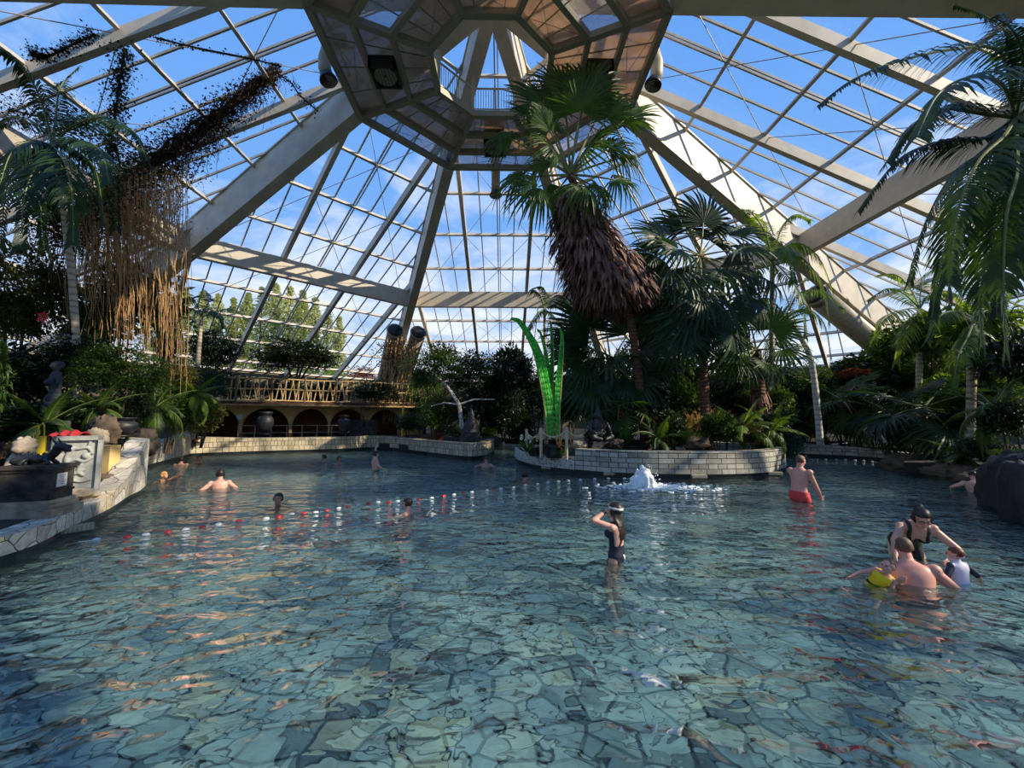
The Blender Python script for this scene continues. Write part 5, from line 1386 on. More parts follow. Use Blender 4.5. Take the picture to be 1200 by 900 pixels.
# dragon sculpture lying on the altar
dr = thing('dragon_sculpture', 'black carved dragon sculpture lying on top of the dark altar', 'statue', al_c+V((0, 0, hal+.015)), R(17)); dr.scale = (.62,)*3
b = MB(); pts = [(-.42, 0, .1), (-.22, .05, .17), (0, -.02, .12), (.18, .03, .18), (.3, 0, .28), (.36, -.02, .38)]
pv = curve([V(p) for p in pts], 4)
for i in range(len(pv)-1): cap(b, pv[i], pv[i+1], .10-.02*abs(math.sin(i*.6)), .10, 8)
ball(b, (.42, -.03, .42), (.15, .11, .11)); cap(b, (.48, -.03, .4), (.6, -.05, .34), .08, .05); cap(b, (.48, -.03, .46), (.62, -.05, .44), .05, .04)
for s in (-1, 1): cap(b, (.36, s*.07, .5), (.28, s*.1, .64), .035, .015); cap(b, (.2, s*.1, .12), (.28, s*.14, .03), .05, .05); cap(b, (-.2, s*.1, .12), (-.24, s*.15, .03), .05, .05)
for i in range(8): q = pv[2+i*2]; ball(b, q+V((0, 0, .11)), (.04, .02, .06), 7)
link('body', remeshed(b, 'body', M['blackstone'], .016), dr)
ls = thing('lion_sculpture', 'weathered pale stone beast behind the dragon, at the left end of the altar', 'statue', al_c+V((-.62, .35, .62)), R(20)); ls.scale = (.8,)*3
b = MB(); ball(b, (0, 0, .2), (.2, .26, .2)); ball(b, (.05, -.16, .46), (.15, .16, .16)); ball(b, (.06, -.3, .42), (.09, .1, .08)); cap(b, (-.1, -.12, .2), (-.12, -.26, -.1), .08, .07); cap(b, (.12, -.12, .2), (.14, -.26, -.1), .08, .07); cap(b, (-.05, .2, .3), (-.1, .3, .52), .05, .03)
for i in range(9): a = 2*PI*i/9; ball(b, (.05+.15*math.cos(a), -.1, .48+.15*math.sin(a)), .06, 7)
link('body', remeshed(b, 'body', M['palestone'], .018), ls)
b = MB(); b.box((0, 0, -.33), (.6, .7, .5)); b.build('plinth', M['mossblack'], ls)
# relief panel
rc = onz(86, 580, .36); rl = thing('relief_panel', 'grey stone relief panel with carved figures leaning behind the altar', 'relief', rc, R(36)); k = rc.y/FPX; hw, hh = 20*k, 66*k
b = MB(); b.box((0, .04, hh/2), (hw*2, .08, hh)); b.build('slab', M['relief'], rl)
b = MB()
for x0, z0, sx, sz in ((0, .04, hw*2, .08), (0, hh-.04, hw*2, .08), (-hw+.03, hh/2, .06, hh), (hw-.03, hh/2, .06, hh)): b.box((x0, -.03, z0), (sx, .07, sz))
b.build('frame', M['relief'], rl)
b = MB(); rr2 = random.Random(4)
def rel(pts, r_):
    P = curve([V((x*hw, -.01, z*hh)) for x, z in pts], 4)
    for i in range(len(P)-1): cap(b, P[i], P[i+1], r_, r_, 7)
rel([(-.6, .75), (-.3, .82), (0, .78), (.4, .8), (.6, .7)], .03); rel([(-.5, .5), (-.1, .6), (.3, .56), (.6, .62)], .03); rel([(-.5, .2), (-.2, .26), (.2, .22), (.6, .25)], .028)
rel([(-.35, .45), (-.4, .62), (-.3, .74)], .04); rel([(.2, .5), (.1, .4), (.3, .33)], .035); rel([(-.2, .42), (0, .36), (.3, .42)], .03); rel([(-.5, .33), (-.3, .38), (-.1, .3)], .026); rel([(.45, .85), (.5, .92), (.4, .93)], .03)
ball(b, (-.3*hw, -.02, .78*hh), (.06, .04, .07)); ball(b, (.35*hw, -.02, .66*hh), (.06, .04, .06))
link('carving', remeshed(b, 'carving', M['relief'], .014, 1), rl)
# ochre low walls behind
for nm, (px0, px1, Y, z1) in (('wall_bank_near', (34, 70, 8.4, 1.12)), ('wall_bank_far', (102, 136, 9.2, 1.2))):
    p, q = at(px0, 520, Y), at(px1, 520, Y); p.z = q.z = z1/2; b = MB(); b.beam(p, q, .25, z1); tag(b.build(nm, M['plaster']), kind='structure')
c = at(49, 511, 8.1); bg_ = thing('yellow_bag', 'yellow bag hanging on the ochre wall behind the altar', 'bag', c)
b = MB()
for i in range(8):
    for j in range(6):
        def c_(i_, j_):
            x = (i_/8-.5)*.2*(1+.2*j_/6); z = -j_/6*.55; return V((x, -.05*math.sin(PI*i_/8)-.02, z))
        b.quad(c_(i, j), c_(i+1, j), c_(i+1, j+1), c_(i, j+1))
b.quad((-.12, 0, -.55), (.12, 0, -.55), (.1, 0, 0), (-.1, 0, 0)); b.build('pouch', M['yellow'], bg_, True)
b = MB(); b.tube([(-.07, -.02, 0), (-.05, -.02, .2), (0, 0, .26), (.05, -.02, .2), (.07, -.02, 0)], .012, 6); b.build('strap', M['yellow'], bg_)
c = at(83, 513, 8.9); b = MB()
for i in range(14):
    for j in range(5):
        def c_(i_, j_): x = (i_/14-.5)*.6; return V((x, (j_/5-.5)*.4, .16*math.cos(x*3)*math.cos((j_/5-.5)*2.5)+.03*math.sin(i_*1.3+j_)))
        b.quad(c_(i, j), c_(i+1, j), c_(i+1, j+1), c_(i, j+1))
o = b.build('red_towel', M['redcloth'], None, True); o.location = c; tag(o, 'red towel draped above the stone relief panel', 'towel'); m = o.modifiers.new('t', 'SOLIDIFY'); m.thickness = .015
# dark slab bank between relief and rising wall
c = onz(120, 585, .36); boulder('dark sloping rock between the relief panel and the rising white wall', 116, 556, 9.6, (.42, .4, .46), 'mossblack', 31, zb=.6)
boulder('brown rock block at the inner foot of the rising white wall', 112, 582, 8.8, (.34, .3, .18), 'rock', 33, zb=.45)
boulder('loose pale stone on the ledge between altar and rising wall', 92, 597, 7.6, (.26, .2, .1), 'palestone', 35, zb=.42)
boulder('yellowish stone on the left wall top in front of the altar', 18, 620, 6.2, (.28, .2, .1), 'palestone', 37, zb=.42)
u = urn('round black urn on the corner pillar of the rising wall', 143, 512, 10.6, .62)
u.scale = (1.5, 1.5, .8)
boulder('reddish brown rock on the bank left of the round black urn', 122, 503, 10.2, (.32, .26, .34), 'rock', 41)
boulder('pale broken rock below the reddish brown one', 112, 512, 9.9, (.26, .2, .2), 'palestone', 43)
boulder('dark rock right of the round black urn', 166, 518, 12.6, (.42, .3, .4), 'mossblack', 45)
# pool water inlets: pale grates in the dark waterline band
for i, (px, py, lb) in enumerate([(641, 548, 'pale overflow grille in the low graffiti wall'), (716, 555, 'pale overflow grille below the island wall beside the skirted palm'), (820, 558.5, 'pale overflow grille below the middle of the island wall'), (909, 555, 'pale overflow grille at the right end of the island wall'), (87, 620, 'pale overflow grille at the foot of the left pool wall')]):
    c = onz(px, py, .06); o = thing('overflow_grille', lb, 'grille', c, R(-18 if i == 4 else (-35 if i == 0 else 0)))
    if i == 4: o.rotation_euler = (0, 0, R(62))
    b = MB(); b.box((0, .04, 0), (.46, .1, .1)); b.build('frame', M['palestone'], o)
    b = MB()
    for j in range(9): b.box((-.2+.05*j, -.015, 0), (.02, .02, .08))
    b.build('bars', M['steel2'], o)

# ------------------------------------------------------------------ float lines
def float_line(label, fl, start, end):
    o = thing('float_line', label, 'float line', (0, 0, 0)); pts = [onz(px, py, -.008) for px, py, c in fl]
    o.location = (pts[0].x, pts[0].y, 0); O = o.location
    allp = ([onz(*start, .02)] if start else [])+pts+([onz(*end, .02)] if end else [])
    b = MB(); b.tube([p-O for p in curve(allp, 3)], .006, 5); b.build('rope', M['white'], o)
    ms = {}
    for mt in ('white', 'red'):
        b = MB(); b.lathe([(.01, -.05), (.028, -.038), (.035, 0), (.028, .038), (.01, .05)], n=14); ms[mt] = b.mesh('float', M[mt], True)
    for i, (p, (px, py, c)) in enumerate(zip(pts, fl)):
        d = (pts[min(i+1, len(pts)-1)]-pts[max(i-1, 0)]).normalized(); k = link('float', ms['white' if c == 'w' else 'red'], o); k.location = p-O
        k.rotation_euler = d.to_track_quat('Z', 'Y').to_euler()
        k['label'] = 'white float' if c == 'w' else 'red float'
FL = [(113, 633, 'w'), (149, 630, 'r'), (171, 627, 'w'), (197, 624, 'r'), (218, 621, 'w'), (237, 618, 'r'), (256, 615, 'w'), (280, 611, 'r'), (312, 608, 'w'), (327, 606, 'r'), (342, 603, 'w'), (356, 602, 'r'), (370, 601, 'w'), (383, 599, 'r'), (397, 596, 'w'), (408, 594, 'r'), (420, 592, 'w'), (432, 590, 'r'), (443, 589, 'w'), (456, 589, 'r'), (466, 588, 'w'), (491, 586, 'r'), (506, 584, 'w'), (520, 581.5, 'r'), (532, 580, 'w'), (543, 578, 'r'), (553, 577, 'w'), (571, 575, 'w'), (578, 574, 'r'), (587, 573, 'w'), (602, 571.5, 'w'), (616, 569, 'w'), (630, 567.5, 'w'), (642, 565.5, 'w'), (654.5, 564.5, 'w'), (666, 563.5, 'w'), (680, 562.5, 'w'), (697, 561.5, 'w'), (713, 561, 'w'), (732, 561, 'w')]
float_line('long rope of red and white floats across the pool to the island', FL, (92, 635), (742, 560.5))
float_line('short rope of white floats in front of the right pool wall', [(958, 539, 'w'), (968, 538.5, 'w'), (980, 538.7, 'w'), (991, 539, 'w'), (1002, 539.5, 'w'), (1012, 540, 'w'), (1022, 541, 'w')], (948, 538), (1030, 541.5))
# ------------------------------------------------------------------ bubbling water jet
M['foam'] = simple('foam', (.82, .87, .9), .6)
c = onz(758, 571, 0); fo = thing('water_jet', 'white bubbling water jet rising in front of the island wall', 'fountain', c); r2 = random.Random(2)
b = MB()
for i in range(60):
    a = r2.uniform(0, 6.28); q = abs(r2.gauss(0, .26)); h = max(.02, .5*math.exp(-(q/.3)**4)*r2.uniform(.3, 1.0)); b.blob((q*math.cos(a)-.1, q*math.sin(a)*.8, h*.55), (r2.uniform(.05, .10), r2.uniform(.05, .10), h*.45+.04), i, .6, 3.5, 10, 7)
link('plume', remeshed(b, 'plume', M['foam'], .025, 1), fo)
b = MB()
for i in range(900):
    a = r2.uniform(0, 6.28); q = abs(r2.gauss(0, .5)); b.blob((q*math.cos(a)*1.5+.25, q*math.sin(a)*.7, r2.uniform(-.01, .012)), (r2.uniform(.01, .07), r2.uniform(.01, .05), r2.uniform(.006, .03)), i, .8, 3, 8, 5)
o = b.build('froth', M['foam'], fo, True); o['kind'] = 'stuff'
b = MB()
for i in range(120):
    a = r2.uniform(0, 6.28); q = abs(r2.gauss(0, .3)); ball(b, (q*math.cos(a), q*math.sin(a), r2.uniform(.1, .62)*math.exp(-(q/.4)**2)), r2.uniform(.006, .018), 6)
o = b.build('droplets', M['foam'], fo, True); o['kind'] = 'stuff'
# ------------------------------------------------------------------ people
def skinmat(name, c1, c2):
    nt = NT(name); v = texco(nt); f = noise_tex(nt, v, 7, 3)
    b = nt.n('ShaderNodeBsdfPrincipled'); b.inputs['Roughness'].default_value = .45
    nt.l(ramp(nt, f, [(.3, c1), (.7, c2)]), b.inputs['Base Color'])
    b.inputs['Subsurface Weight'].default_value = .0
    nt.surf(b.outputs[0]); return nt.mat
SK = {'fair': skinmat('fair_skin', srgb(214, 168, 148), srgb(198, 148, 128)), 'mid': skinmat('tanned_skin', srgb(196, 146, 120), srgb(176, 124, 100)), 'pink': skinmat('pink_skin', srgb(216, 160, 142), srgb(200, 140, 124))}
HAIR = {'dark': simple('dark_hair', (.012, .009, .008), .45, (.03, .02, .016), 40), 'brown': simple('brown_hair', srgb(78, 54, 38), .5, srgb(50, 34, 24), 40),
        'red': simple('auburn_hair', srgb(112, 58, 34), .5, srgb(78, 40, 24), 40), 'blond': simple('blond_hair', srgb(206, 160, 96), .5, srgb(170, 126, 70), 40), 'short': simple('cropped_brown_hair', srgb(110, 84, 66), .6, srgb(86, 64, 50), 40)}
M['navy'] = simple('navy_swimsuit', (.010, .014, .035), .5); M['redshort'] = simple('coral_red_shorts', srgb(214, 62, 70), .6); M['eye'] = simple('eye_dark', (.02, .015, .012), .2)
M['vest'] = simple('yellow_float_vest', srgb(244, 206, 20), .5); M['rash'] = simple('white_rash_shirt', srgb(206, 206, 226), .7); M['teal'] = simple('teal_shirt', srgb(40, 150, 160), .8); M['khaki'] = simple('khaki_shirt', srgb(150, 150, 80), .8)

def ik(a, t, l1, l2, pole):
    d = t-a; L = min(d.length, (l1+l2)*.995); u = d.normalized(); t = a+u*L
    x = (l1*l1-l2*l2+L*L)/(2*L); h = math.sqrt(max(0, l1*l1-x*x)); p = pole-u*pole.dot(u); p = p.normalized() if p.length > 1e-4 else u.orthogonal()
    return a+u*x+p*h, t

def person(label, pos, rz, H, skin='fair', hair='dark', pelvis=None, lean=0, side=0, twist=0, look=(0, 0), hands=None, feet=None, cloth=(), hairk='short', voxel=.012, group=None, female=False, child=False, head=1.0, elbow=None, palm=None, hw=None):
    """pos: point on the pool floor or deck. local frame: +Y is where the person faces. hands/feet: targets in metres of a 1.75 m body"""
    k = H/1.75; o = thing('person', label, 'person', pos, rz, group)
    pz = .93 if pelvis is None else pelvis
    P = V((0, 0, pz)); Ry = Matrix.Rotation(R(-lean), 3, 'X') @ Matrix.Rotation(R(side), 3, 'Y'); Tw = Matrix.Rotation(R(twist), 3, 'Z')
    up = Ry @ V((0, 0, 1)); lx = Ry @ Tw @ V((1, 0, 0)); fy = Ry @ Tw @ V((0, 1, 0)); lx0 = Matrix.Rotation(R(side*.4), 3, 'Y') @ V((1, 0, 0)); 
    sw = .165 if female else .19
    if child: sw = .165
    b = MB(); bones = {}
    prof = [(-.10, .09, .07), (-.05, .15, .105), (.02, .17 if female else .165, .12), (.13, .135 if female else .15, .105), (.25, .14 if female else .155, .105), (.38, .165 if female else .18, .118), (.46, .16 if female else .175, .10), (.51, .10, .075), (.54, .06, .06)]
    prof = [tuple(q) for q in curve([V(q) for q in prof], 4)]
    base = len(b.v); N = 36
    for d, rx, ry in prof:
        c = P+up*d; w = d/.5; ax = (lx0*(1-max(0, min(1, w)))+lx*max(0, min(1, w))).normalized(); ay = up.cross(ax).normalized()
        for i in range(N):
            a = 2*PI*i/N; b.v.append(c+ax*(rx*math.cos(a))+ay*(ry*math.sin(a)))
    for j in range(len(prof)-1):
        for i in range(N):
            a_ = base+j*N+i; c_ = base+j*N+(i+1) % N; b.f.append((a_, c_, c_+N, a_+N)); b.m.append(0)
    b.f.append(tuple(base+i for i in reversed(range(N)))); b.m.append(0); e = base+(len(prof)-1)*N; b.f.append(tuple(e+i for i in range(N))); b.m.append(0)
    nb = P+up*.52
    neckd = (up+V((0, 0, .5))).normalized()
    yaw, pit = R(look[0]), R(look[1]); hf = Matrix.Rotation(yaw, 3, 'Z') @ Matrix.Rotation(pit, 3, 'X') @ V((0, 1, 0)); hu = Matrix.Rotation(yaw, 3, 'Z') @ Matrix.Rotation(pit, 3, 'X') @ V((0, 0, 1)); hx = hf.cross(hu)
    hc = nb+neckd*(.13+.02*head)+hf*.02; hs = head
    cap(b, nb-up*.05, hc-hu*.04, .06, .055, 12)
    Hm = Matrix((hx, hf, hu)).transposed()
    hq = lambda x, y, z: hc+Hm @ V((x*hs, y*hs, z*hs))
    def hball(c, r): b.blob(hq(*c), tuple(q*hs for q in r), 0, 0, 1, 16, 12, rot=Hm)
    hball((0, -.012, .03), (.076, .096, .085)); hball((0, .022, -.035), (.06, .072, .075)); hball((0, .05, -.085), (.034, .036, .03)); hball((0, .085, .02), (.05, .016, .02))
    cap(b, hq(0, .094, .015), hq(0, .115, -.022), .009*hs, .014*hs, 8); hball((0, .093, -.056), (.024, .01, .010))
    for s in (-1, 1): hball((s*.078, -.005, -.005), (.012, .024, .034)); hball((s*.045, .065, -.03), (.022, .02, .022))
    if female:
        for s in (-1, 1): ball(b, P+up*.34+lx*(s*.08)+fy*.09, (.065, .065, .065), 12)
    SH, EL, WR, HP, KN, AN = {}, {}, {}, {}, {}, {}
    hands = dict(hands or {}); feet = feet or {}
    if hw:
        for nm_, w_ in hw.items(): hands[nm_] = Matrix.Rotation(-rz, 3, 'Z') @ (V(w_)-V(pos))/k
    for s, nm in ((-1, 'L'), (1, 'R')):
        S = P+up*.455+lx*(s*sw); t = V(hands[nm]) if nm in hands else S+V((s*.10, .06, -.50))
        pole = V(elbow[nm]) if elbow and nm in elbow else (lx*s*.5-fy*.8-up*.3)
        E, Wt = ik(S, t, .29, .255, pole); SH[nm], EL[nm], WR[nm] = S, E, Wt
        cap(b, S-lx*(s*.02), E, .058 if not female else .048, .042, 20); cap(b, E, Wt, .042, .028, 20); ball(b, S, .064 if not female else .052, 12)
        # hand
        d = (Wt-E).normalized(); pn = V(palm[nm]) if palm and nm in palm else (lx*(-s)+fy*.2); pn = (pn-d*pn.dot(d)); pn = pn.normalized() if pn.length > .05 else d.orthogonal().normalized()
        sd = d.cross(pn)*s
        if sd.dot(fy) < 0 and not palm: sd = -sd
        pc = Wt+d*.05; b.blob(pc, (.040, .016, .052), 0, 0, 1, 12, 8, rot=Matrix((sd, pn, d)).transposed())
        for i, (off, L) in enumerate(((.030, .068), (.010, .078), (-.011, .072), (-.030, .056))):
            q = Wt+d*.088+sd*off; q1 = q+d*(L*.5)+pn*.008; q2 = q1+(d+pn*.8).normalized()*(L*.5); cap(b, q-d*.012, q1, .0095, .0088, 7); cap(b, q1, q2, .0088, .0075, 7)
        q = Wt+d*.03+sd*.034; q1 = q+(d+sd*1.1).normalized()*.04; cap(b, q, q1, .012, .010, 7); cap(b, q1, q1+(d+sd*.3+pn*.4).normalized()*.032, .010, .008, 7)
        Hh = P+lx0*(s*.09)-V((0, 0, .03)); ft = V(feet[nm]) if nm in feet else V((s*.11, 0, .08)); K, A_ = ik(Hh, ft, .44, .43, V((s*.15, 1, 0))); HP[nm], KN[nm], AN[nm] = Hh, K, A_
        cap(b, Hh, K, .088, .055, 24); cap(b, K, A_, .055, .036, 20); cap(b, lerp(K, A_, .25)-V((0, .02, 0)), lerp(K, A_, .4)-V((0, .02, 0)), .046, .04, 10)
        tdir = V((s*.15, 1, 0)).normalized() if A_.z < .25 else (A_-K).normalized()*.5+V((0, .6, -.2)); cap(b, A_-V((0, .03, .035)), A_+tdir*.13-V((0, 0, .045)), .036, .026, 10)
        for i in range(5): q = A_+tdir*(.14-.012*i)+V((tdir.y, -tdir.x, 0))*(s*(-.03+.016*i))-V((0, 0, .052)); cap(b, q, q+tdir*.03, .012, .009, 6)
    b.v = [p*k for p in b.v]
    me = remeshed(b, 'body', SK[skin], voxel, 6); body = link('body', me, o)
    BN = [('torso', P, P+up*.5, .14), ('head', hc-hu*.06, hc+hu*.05, .09), ('neck', nb-up*.01, hc-hu*.09, .055)]
    for nm in 'LR': BN += [('ua'+nm, SH[nm], EL[nm], .05), ('fa'+nm, EL[nm], WR[nm], .035), ('th'+nm, HP[nm], KN[nm], .075), ('ca'+nm, KN[nm], AN[nm], .045), ('ha'+nm, WR[nm], WR[nm]+(WR[nm]-EL[nm]).normalized()*.16, .03), ('fo'+nm, AN[nm], AN[nm]+V((0, .12, -.04)), .035)]
    def classify(p):
        best = None
        for nm, a, c, r_ in BN:
            d = c-a; t = max(0, min(1, (p-a).dot(d)/d.length_squared)); q = ((p-a-d*t).length)/r_
            if best is None or q < best[0]: best = (q, nm, t)
        rel_ = p-P; q = p-hc
        return best[1], best[2], rel_.dot(lx), rel_.dot(fy), rel_.dot(up), V((q.dot(hx), q.dot(hf), q.dot(hu)))/hs
    cls = None
    def classes():
        nonlocal cls
        if cls is None: cls = [classify(f.center/k) for f in me.polygons]
        return cls
    def shell(name, pred, mat, off, parent=o, lab=None):
        idx = [f.index for f, c in zip(me.polygons, classes()) if pred(*c)]
        vm = {}; vs = []; fs = []
        for i in idx:
            fv = []
            for v_ in me.polygons[i].vertices:
                if v_ not in vm:
                    vm[v_] = len(vs); V_ = me.vertices[v_]; vs.append(tuple(V_.co+V_.normal*off*k))
                fv.append(vm[v_])
            fs.append(fv)
        if not fs: return None
        m_ = bpy.data.meshes.new(name); m_.from_pydata(vs, [], fs); m_.materials.append(mat); m_.polygons.foreach_set('use_smooth', [True]*len(fs)); m_.update()
        x = link(name, m_, parent); md = x.modifiers.new('t', 'SOLIDIFY'); md.thickness = off*k*.9; md.offset = -1
        if lab: x['label'] = lab
        return x
    for s in (-1, 1):
        e_ = MB(); ball(e_, V((0, 0, 0)), .0115*hs*k, 8); x = e_.build('eye', M['eye'], o, True); x.location = hq(s*.03, .088, .005)*k
    if hairk == 'short': shell('hair', lambda bn, t, x, y, z, h: bn == 'head' and h.z > -.01 and (h.y < .062 or h.z > .075) and (h.z > .055 or h.y < .02) and not (abs(h.x) > .07 and h.z < .03), HAIR[hair], .010)
    elif hairk == 'crop': shell('hair', lambda bn, t, x, y, z, h: bn == 'head' and ((h.y < -.01 and h.z > -.045) or (h.z > .055 and h.y < .05) or h.z > .09), HAIR[hair], .0025)
    elif hairk == 'cap': shell('hair', lambda bn, t, x, y, z, h: bn == 'head' and (h.z > .045 or (h.y < .015 and h.z > -.05)), HAIR[hair], .016)
    if hairk in ('long', 'bun'):
        shell('hair', lambda bn, t, x, y, z, h: bn == 'head' and (h.z > .05 or (h.y < .02 and h.z > -.07)), HAIR[hair], .016)
        hb = MB()
        if hairk == 'bun': ball(hb, hq(0, -.12, .07)*k, .055*k, 12); nm2 = 'hair_bun'
        else:
            for i in range(15):
                a = (i-7)/7; p0 = hq(a*.075, -.07+.035*abs(a), .02); p1 = hq(a*.085, -.10+.05*abs(a), -.08); p2 = nb+lx*(a*.09)-fy*(.105-.03*abs(a))-up*.05; p3 = nb+lx*(a*.085+.01*math.sin(i*2))-fy*(.125-.03*abs(a))-up*(.20+.05*math.sin(i*1.7))
                pp = curve([p0, p1, p2, p3], 3)
                for q0, q1 in zip(pp, pp[1:]): cap(hb, q0*k, q1*k, .02*k, .017*k, 7)
            nm2 = 'long_hair'
        link(nm2, remeshed(hb, nm2, HAIR[hair], .009, 1), o)
    for c in cloth:
        if c == 'swimsuit':
            shell('swimsuit', lambda bn, t, x, y, z, h: (bn == 'torso' and z < .40 and (y > -.02 or z < .18 or abs(abs(x)-(.02+abs(z-.30)*.55)) < .016)) or (bn in ('torso', 'neck') and z >= .40 and .075 < abs(x) < .11) or (bn[:2] == 'th' and z > -.03-.10*(abs(x)-.02)*0 and z > -.12+abs(x)*.75), M['navy'] if not child else M['navy'], .006)
        elif c == 'blacksuit':
            shell('swimsuit', lambda bn, t, x, y, z, h: (bn == 'torso' and z < .36 and (y > -.02 or z < .22)) or (bn in ('torso', 'neck') and z >= .36 and .075 < abs(x) < .11) or (bn[:2] == 'th' and z > -.12+abs(x)*.75), M['black'], .006)
        elif c == 'redshorts':
            shell('shorts', lambda bn, t, x, y, z, h: (bn == 'torso' and z < .06) or (bn[:2] == 'th' and t < .85), M['redshort'], .018)
            shell('shorts_panel', lambda bn, t, x, y, z, h: bn == 'thR' and .25 < t < .6 and x > .09, M['black'], .022, lab='black side panel')
        elif c == 'trunks':
            shell('shorts', lambda bn, t, x, y, z, h: (bn == 'torso' and z < .06) or (bn[:2] == 'th' and t < .5), M['black'], .014)
        elif c == 'vest':
            shell('float_vest', lambda bn, t, x, y, z, h: bn == 'torso' and .0 < z < .48, M['vest'], .035)
            shell('vest_strap', lambda bn, t, x, y, z, h: bn == 'torso' and .13 < z < .19, M['black'], .040)
        elif c == 'rash':
            shell('rash_shirt', lambda bn, t, x, y, z, h: bn in ('torso',) and z > -.02, M['rash'], .008)
            shell('sleeve', lambda bn, t, x, y, z, h: bn == 'uaL' and t < .95, M['navy'], .010); shell('sleeve', lambda bn, t, x, y, z, h: bn == 'uaR' and t < .95, M['navy'], .010)
        elif c in ('teal', 'khaki', 'white'):
            shell('shirt', lambda bn, t, x, y, z, h: (bn == 'torso' and z > -.06) or (bn[:2] == 'ua' and t < .6), M[c], .012)
            shell('shorts', lambda bn, t, x, y, z, h: (bn == 'torso' and z < .0) or (bn[:2] == 'th' and t < .7), M['mossblack'], .014)
        elif c == 'goggles':
            shell('goggle_strap', lambda bn, t, x, y, z, h: bn == 'head' and .034 < h.z-.15*0 < .058, M['white'], .021)
            g_ = MB()
            for s in (-1, 1): ball(g_, hq(s*.033, .1, .045)*k, (.026*k, .014*k, .018*k), 10)
            g_.build('goggle_lens', M['darkmetal'], o, True)
        elif c == 'logo':
            shell('logo', lambda bn, t, x, y, z, h: bn in ('torso', 'thL', 'thR') and -.03 < z < .05 and y < -.05 and -.02 < x+z*.6 < .02, M['white'], .010, lab='white emblem')
        elif c == 'watch':
            shell('watch', lambda bn, t, x, y, z, h: bn == 'faL' and .8 < t < .97, M['black'], .006)
        elif c == 'glasses':
            g_ = MB()
            for s in (-1, 1):
                g_.tube([hq(s*.033+.024*math.cos(a), .108, .004+.018*math.sin(a))*k for a in [2*PI*i/12 for i in range(13)]], .003*k, 5, cap=False); g_.tube([hq(s*.057, .106, .008)*k, hq(s*.082, .0, .01)*k], .003*k, 5)
            g_.tube([hq(-.009, .11, .006)*k, hq(.009, .11, .006)*k], .003*k, 5); g_.build('glasses', M['black'], o)
    return o

def wat(px, py, dz=None):
    p = onz(px, py, 0); p.z = zfloor(p.x, p.y) if dz is None else dz; return p
def sink(p, H, top_px, py):
    """pelvis height (in 1.75 m body units) so that the head top shows at top_px"""
    return None
def squat(px, py, top, H):
    """floor point and pelvis height for someone whose head top is at pixel row top and whose waterline is at row py"""
    p = wat(px, py); up = (py-top)/FPX*p.y; return p, (up-p.z)*1.75/H-.815
# girl adjusting her goggles
p = wat(723, 657); H = (.0+(657-591)/FPX*p.y-p.z)
person('girl in navy swimsuit standing thigh deep, arms raised to her goggles, long dark hair', p, R(52), H, 'fair', 'dark', cloth=('swimsuit', 'goggles', 'watch', 'logo'), hairk='long', voxel=.008, female=True, child=True, head=1.08,
       hands={'L': (-.10, .13, 1.60), 'R': (.12, .13, 1.60)}, elbow={'L': (-.9, .9, -.1), 'R': (.9, .7, -.2)}, look=(-8, 6), palm={'L': (1, 0, 0), 'R': (-1, 0, 0)})
# man in red shorts
p = wat(937, 586); H = (586-532)/FPX*p.y-p.z
person('bearded man with bare back in coral red shorts standing near the end of the island', p, R(-70), H, 'pink', 'short', cloth=('redshorts',), hairk='crop', voxel=.010, lean=7, look=(-10, -14), hands={'R': (.2, .34, .88), 'L': (-.14, .36, .9)})
# family group
p, z = squat(1080, 688, 634, 1.80)
person('man with bare shoulders and cropped hair sitting in the water, back turned, holding the toddler', p, R(-34), 1.80, 'pink', 'short', cloth=('trunks',), hairk='crop', voxel=.008, head=.92, pelvis=z+.03, lean=20, side=-6, look=(10, -2),
       elbow={'L': (-.6, 0, -1), 'R': (.6, 0, -1)}, hw={'L': at(1046, 684, 4.4), 'R': at(1102, 700, 4.3)}, feet={'L': (-.3, .62, .1), 'R': (.3, .62, .1)}, palm={'L': (.3, .3, 1), 'R': (-.3, .3, 1)})
p = at(1060, 640, 5.35); p.z = zfloor(p.x, p.y)
person('dark haired woman in black swimsuit and glasses bending over behind the seated man', p, R(156), 1.68, 'fair', 'dark', cloth=('blacksuit', 'glasses'), hairk='bun', voxel=.008, female=True, pelvis=.93, lean=54, look=(-6, -24),
       hw={'R': at(1048, 660, 4.75), 'L': at(1112, 655, 4.75)}, feet={'L': (-.16, -.02, .08), 'R': (.16, -.06, .08)})
p = at(1021, 668, 4.5)
person('toddler in yellow float vest leaning on the seated man, face towards the pool edge', V((p.x, p.y, -.60)), R(118), .86, 'pink', 'brown', cloth=('vest',), hairk='crop', voxel=.006, pelvis=1.02, side=-30, head=1.42, look=(-12, 18), child=True,
       hands={'L': (-.24, .32, 1.14), 'R': (.3, .25, 1.26)}, feet={'L': (-.12, .3, .35), 'R': (.12, .3, .35)})
p = at(1126, 676, 4.45)
person('toddler with auburn hair in white shirt with navy sleeves beside the bending woman', V((p.x, p.y, -.55)), R(0), .88, 'fair', 'red', cloth=('rash',), hairk='short', voxel=.006, pelvis=.98, lean=4, head=1.38, look=(28, 0), child=True,
       hands={'L': (-.34, .2, 1.1), 'R': (.46, .0, 1.0)}, feet={'L': (-.1, 0, .2), 'R': (.1, 0, .2)})
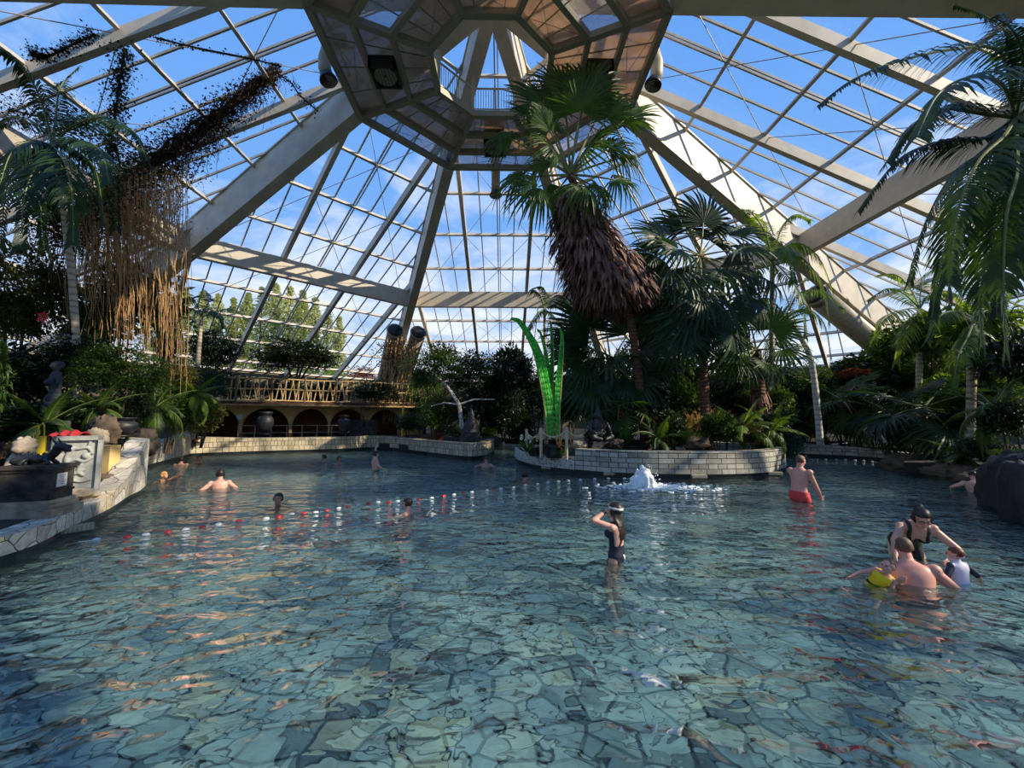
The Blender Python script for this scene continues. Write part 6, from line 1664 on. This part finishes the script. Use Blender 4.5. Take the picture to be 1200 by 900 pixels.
# others in the pool
p, z = squat(1146, 577, 552, 1.78)
person('bather with bare back and dark shorts crouching in the water beside the black boulder', p, R(-42), 1.78, 'fair', 'dark', cloth=('trunks',), pelvis=z+.1, lean=35, look=(0, -25), hands={'L': (-.4, .3, z+.2), 'R': (.45, .25, z+.15)}, feet={'L': (-.2, .1, .08), 'R': (.2, .1, .08)})
p, z = squat(478, 602, 583, 1.5)
person('boy with dark hair shoulder deep beside the float line, facing the left wall', p, R(85), 1.5, 'fair', 'dark', cloth=('trunks',), hairk='cap', pelvis=z, hands={'L': (-.15, .5, z+.4), 'R': (.15, .5, z+.38)}, feet={'L': (-.2, .2, .08), 'R': (.2, .2, .08)}, child=True)
p, z = squat(440, 550, 532, 1.78)
person('pale bather leaping with one arm thrown up near the far pool wall', p, R(-60), 1.78, 'fair', 'dark', cloth=('trunks',), hairk='cap', pelvis=z+.12, side=-14, hands={'L': (-.35, .1, z+1.15), 'R': (.3, .25, z+.25)}, feet={'L': (-.2, 0, .1), 'R': (.2, 0, .1)})
p, z = squat(326, 591, 577, 1.7)
person('swimmer with only the face above water just beyond the red and white floats', p, R(190), 1.7, 'mid', 'dark', cloth=('trunks',), hairk='cap', pelvis=max(.25, z), look=(0, 12), hands={'L': (-.4, .3, z+.3), 'R': (.4, .3, z+.3)}, feet={'L': (-.2, .4, .1), 'R': (.2, .4, .1)})
p, z = squat(257, 572, 550, 1.8)
person('broad shouldered man with pale back and dark hair, left of the far float line', p, R(30), 1.8, 'fair', 'dark', cloth=('trunks',), hairk='cap', pelvis=z, lean=6, hands={'L': (-.38, .2, z+.2), 'R': (.38, .2, z+.2)}, feet={'L': (-.2, .3, .1), 'R': (.2, .3, .1)})
p, z = squat(183, 563, 550, 1.65)
person('blond swimmer stretching an arm forward beside the far left wall', p, R(-100), 1.65, 'mid', 'blond', cloth=('blacksuit',), hairk='cap', female=True, pelvis=max(.3, z), lean=25, look=(0, 20), hands={'L': (-.12, .75, z+.62), 'R': (.2, .5, z+.35)}, feet={'L': (-.2, -.3, .2), 'R': (.2, -.3, .2)})
p, z = squat(568, 548, 536, 1.75)
person('sunlit bather with bowed head off the point of the far pool wall', p, R(-8), 1.75, 'mid', 'brown', cloth=('trunks',), pelvis=z+.1, lean=30, look=(0, -35), hands={'L': (-.4, .2, z+.25), 'R': (.4, .2, z+.25)}, feet={'L': (-.2, .1, .1), 'R': (.2, .1, .1)})
p, z = squat(615, 562, 552, 1.7)
person('swimmer with dark head just above water in front of the graffiti wall', p, R(20), 1.7, 'mid', 'dark', cloth=('trunks',), hairk='cap', pelvis=max(.25, z), hands={'L': (-.4, .3, z+.3), 'R': (.4, .3, z+.3)}, feet={'L': (-.2, .4, .1), 'R': (.2, .4, .1)})
for px, py, tp, rz, hr, lb in ((212, 544, 535, 30, 'dark', 'dark haired swimmer close under the far left wall, nearest its corner'), (234, 542, 533, 200, 'brown', 'swimmer under the start of the far back wall facing the pool'), (380, 541, 532, 100, 'brown', 'pair swimmer farther from the duct pipes, under the back wall'), (397, 543, 534, 250, 'dark', 'pair swimmer nearer the duct pipes, under the back wall')):
    p, z = squat(px, py, tp, 1.7)
    person(lb, p, R(rz), 1.7, 'mid', hr, cloth=('trunks',), hairk='cap', voxel=.014, pelvis=max(.3, z), hands={'L': (-.4, .3, z+.3), 'R': (.4, .3, z+.3)}, feet={'L': (-.2, .4, .1), 'R': (.2, .4, .1)})
for px, py, Y, rz, cl, hr, lb in ((517, 517, 25.0, 160, 'teal', 'dark', 'person in teal shirt on the terrace behind the far pool wall'), (491, 518, 26.2, 200, 'khaki', 'brown', 'person in khaki shirt on the terrace under the balcony'), (469, 519, 26.5, 140, 'white', 'blond', 'person in white shirt on the terrace beside the yellow post')):
    c = at(px, py, Y); c.z = .55
    person(lb, c, R(rz), 1.7, 'mid', hr, cloth=(cl,), voxel=.016)
c = at(513, 503, 24.3); b = MB(); b.tube([c+V((-.5, 0, .1)), c+V((.4, 0, .12))], .03, 6)
b.beam(c+V((-.28, -.03, -.3)), c+V((.28, -.03, -.3)), .04, .8)
tag(b.build('hanging_towel', M['redcloth']), 'red towel hanging on a rail in front of the person in teal', 'towel')
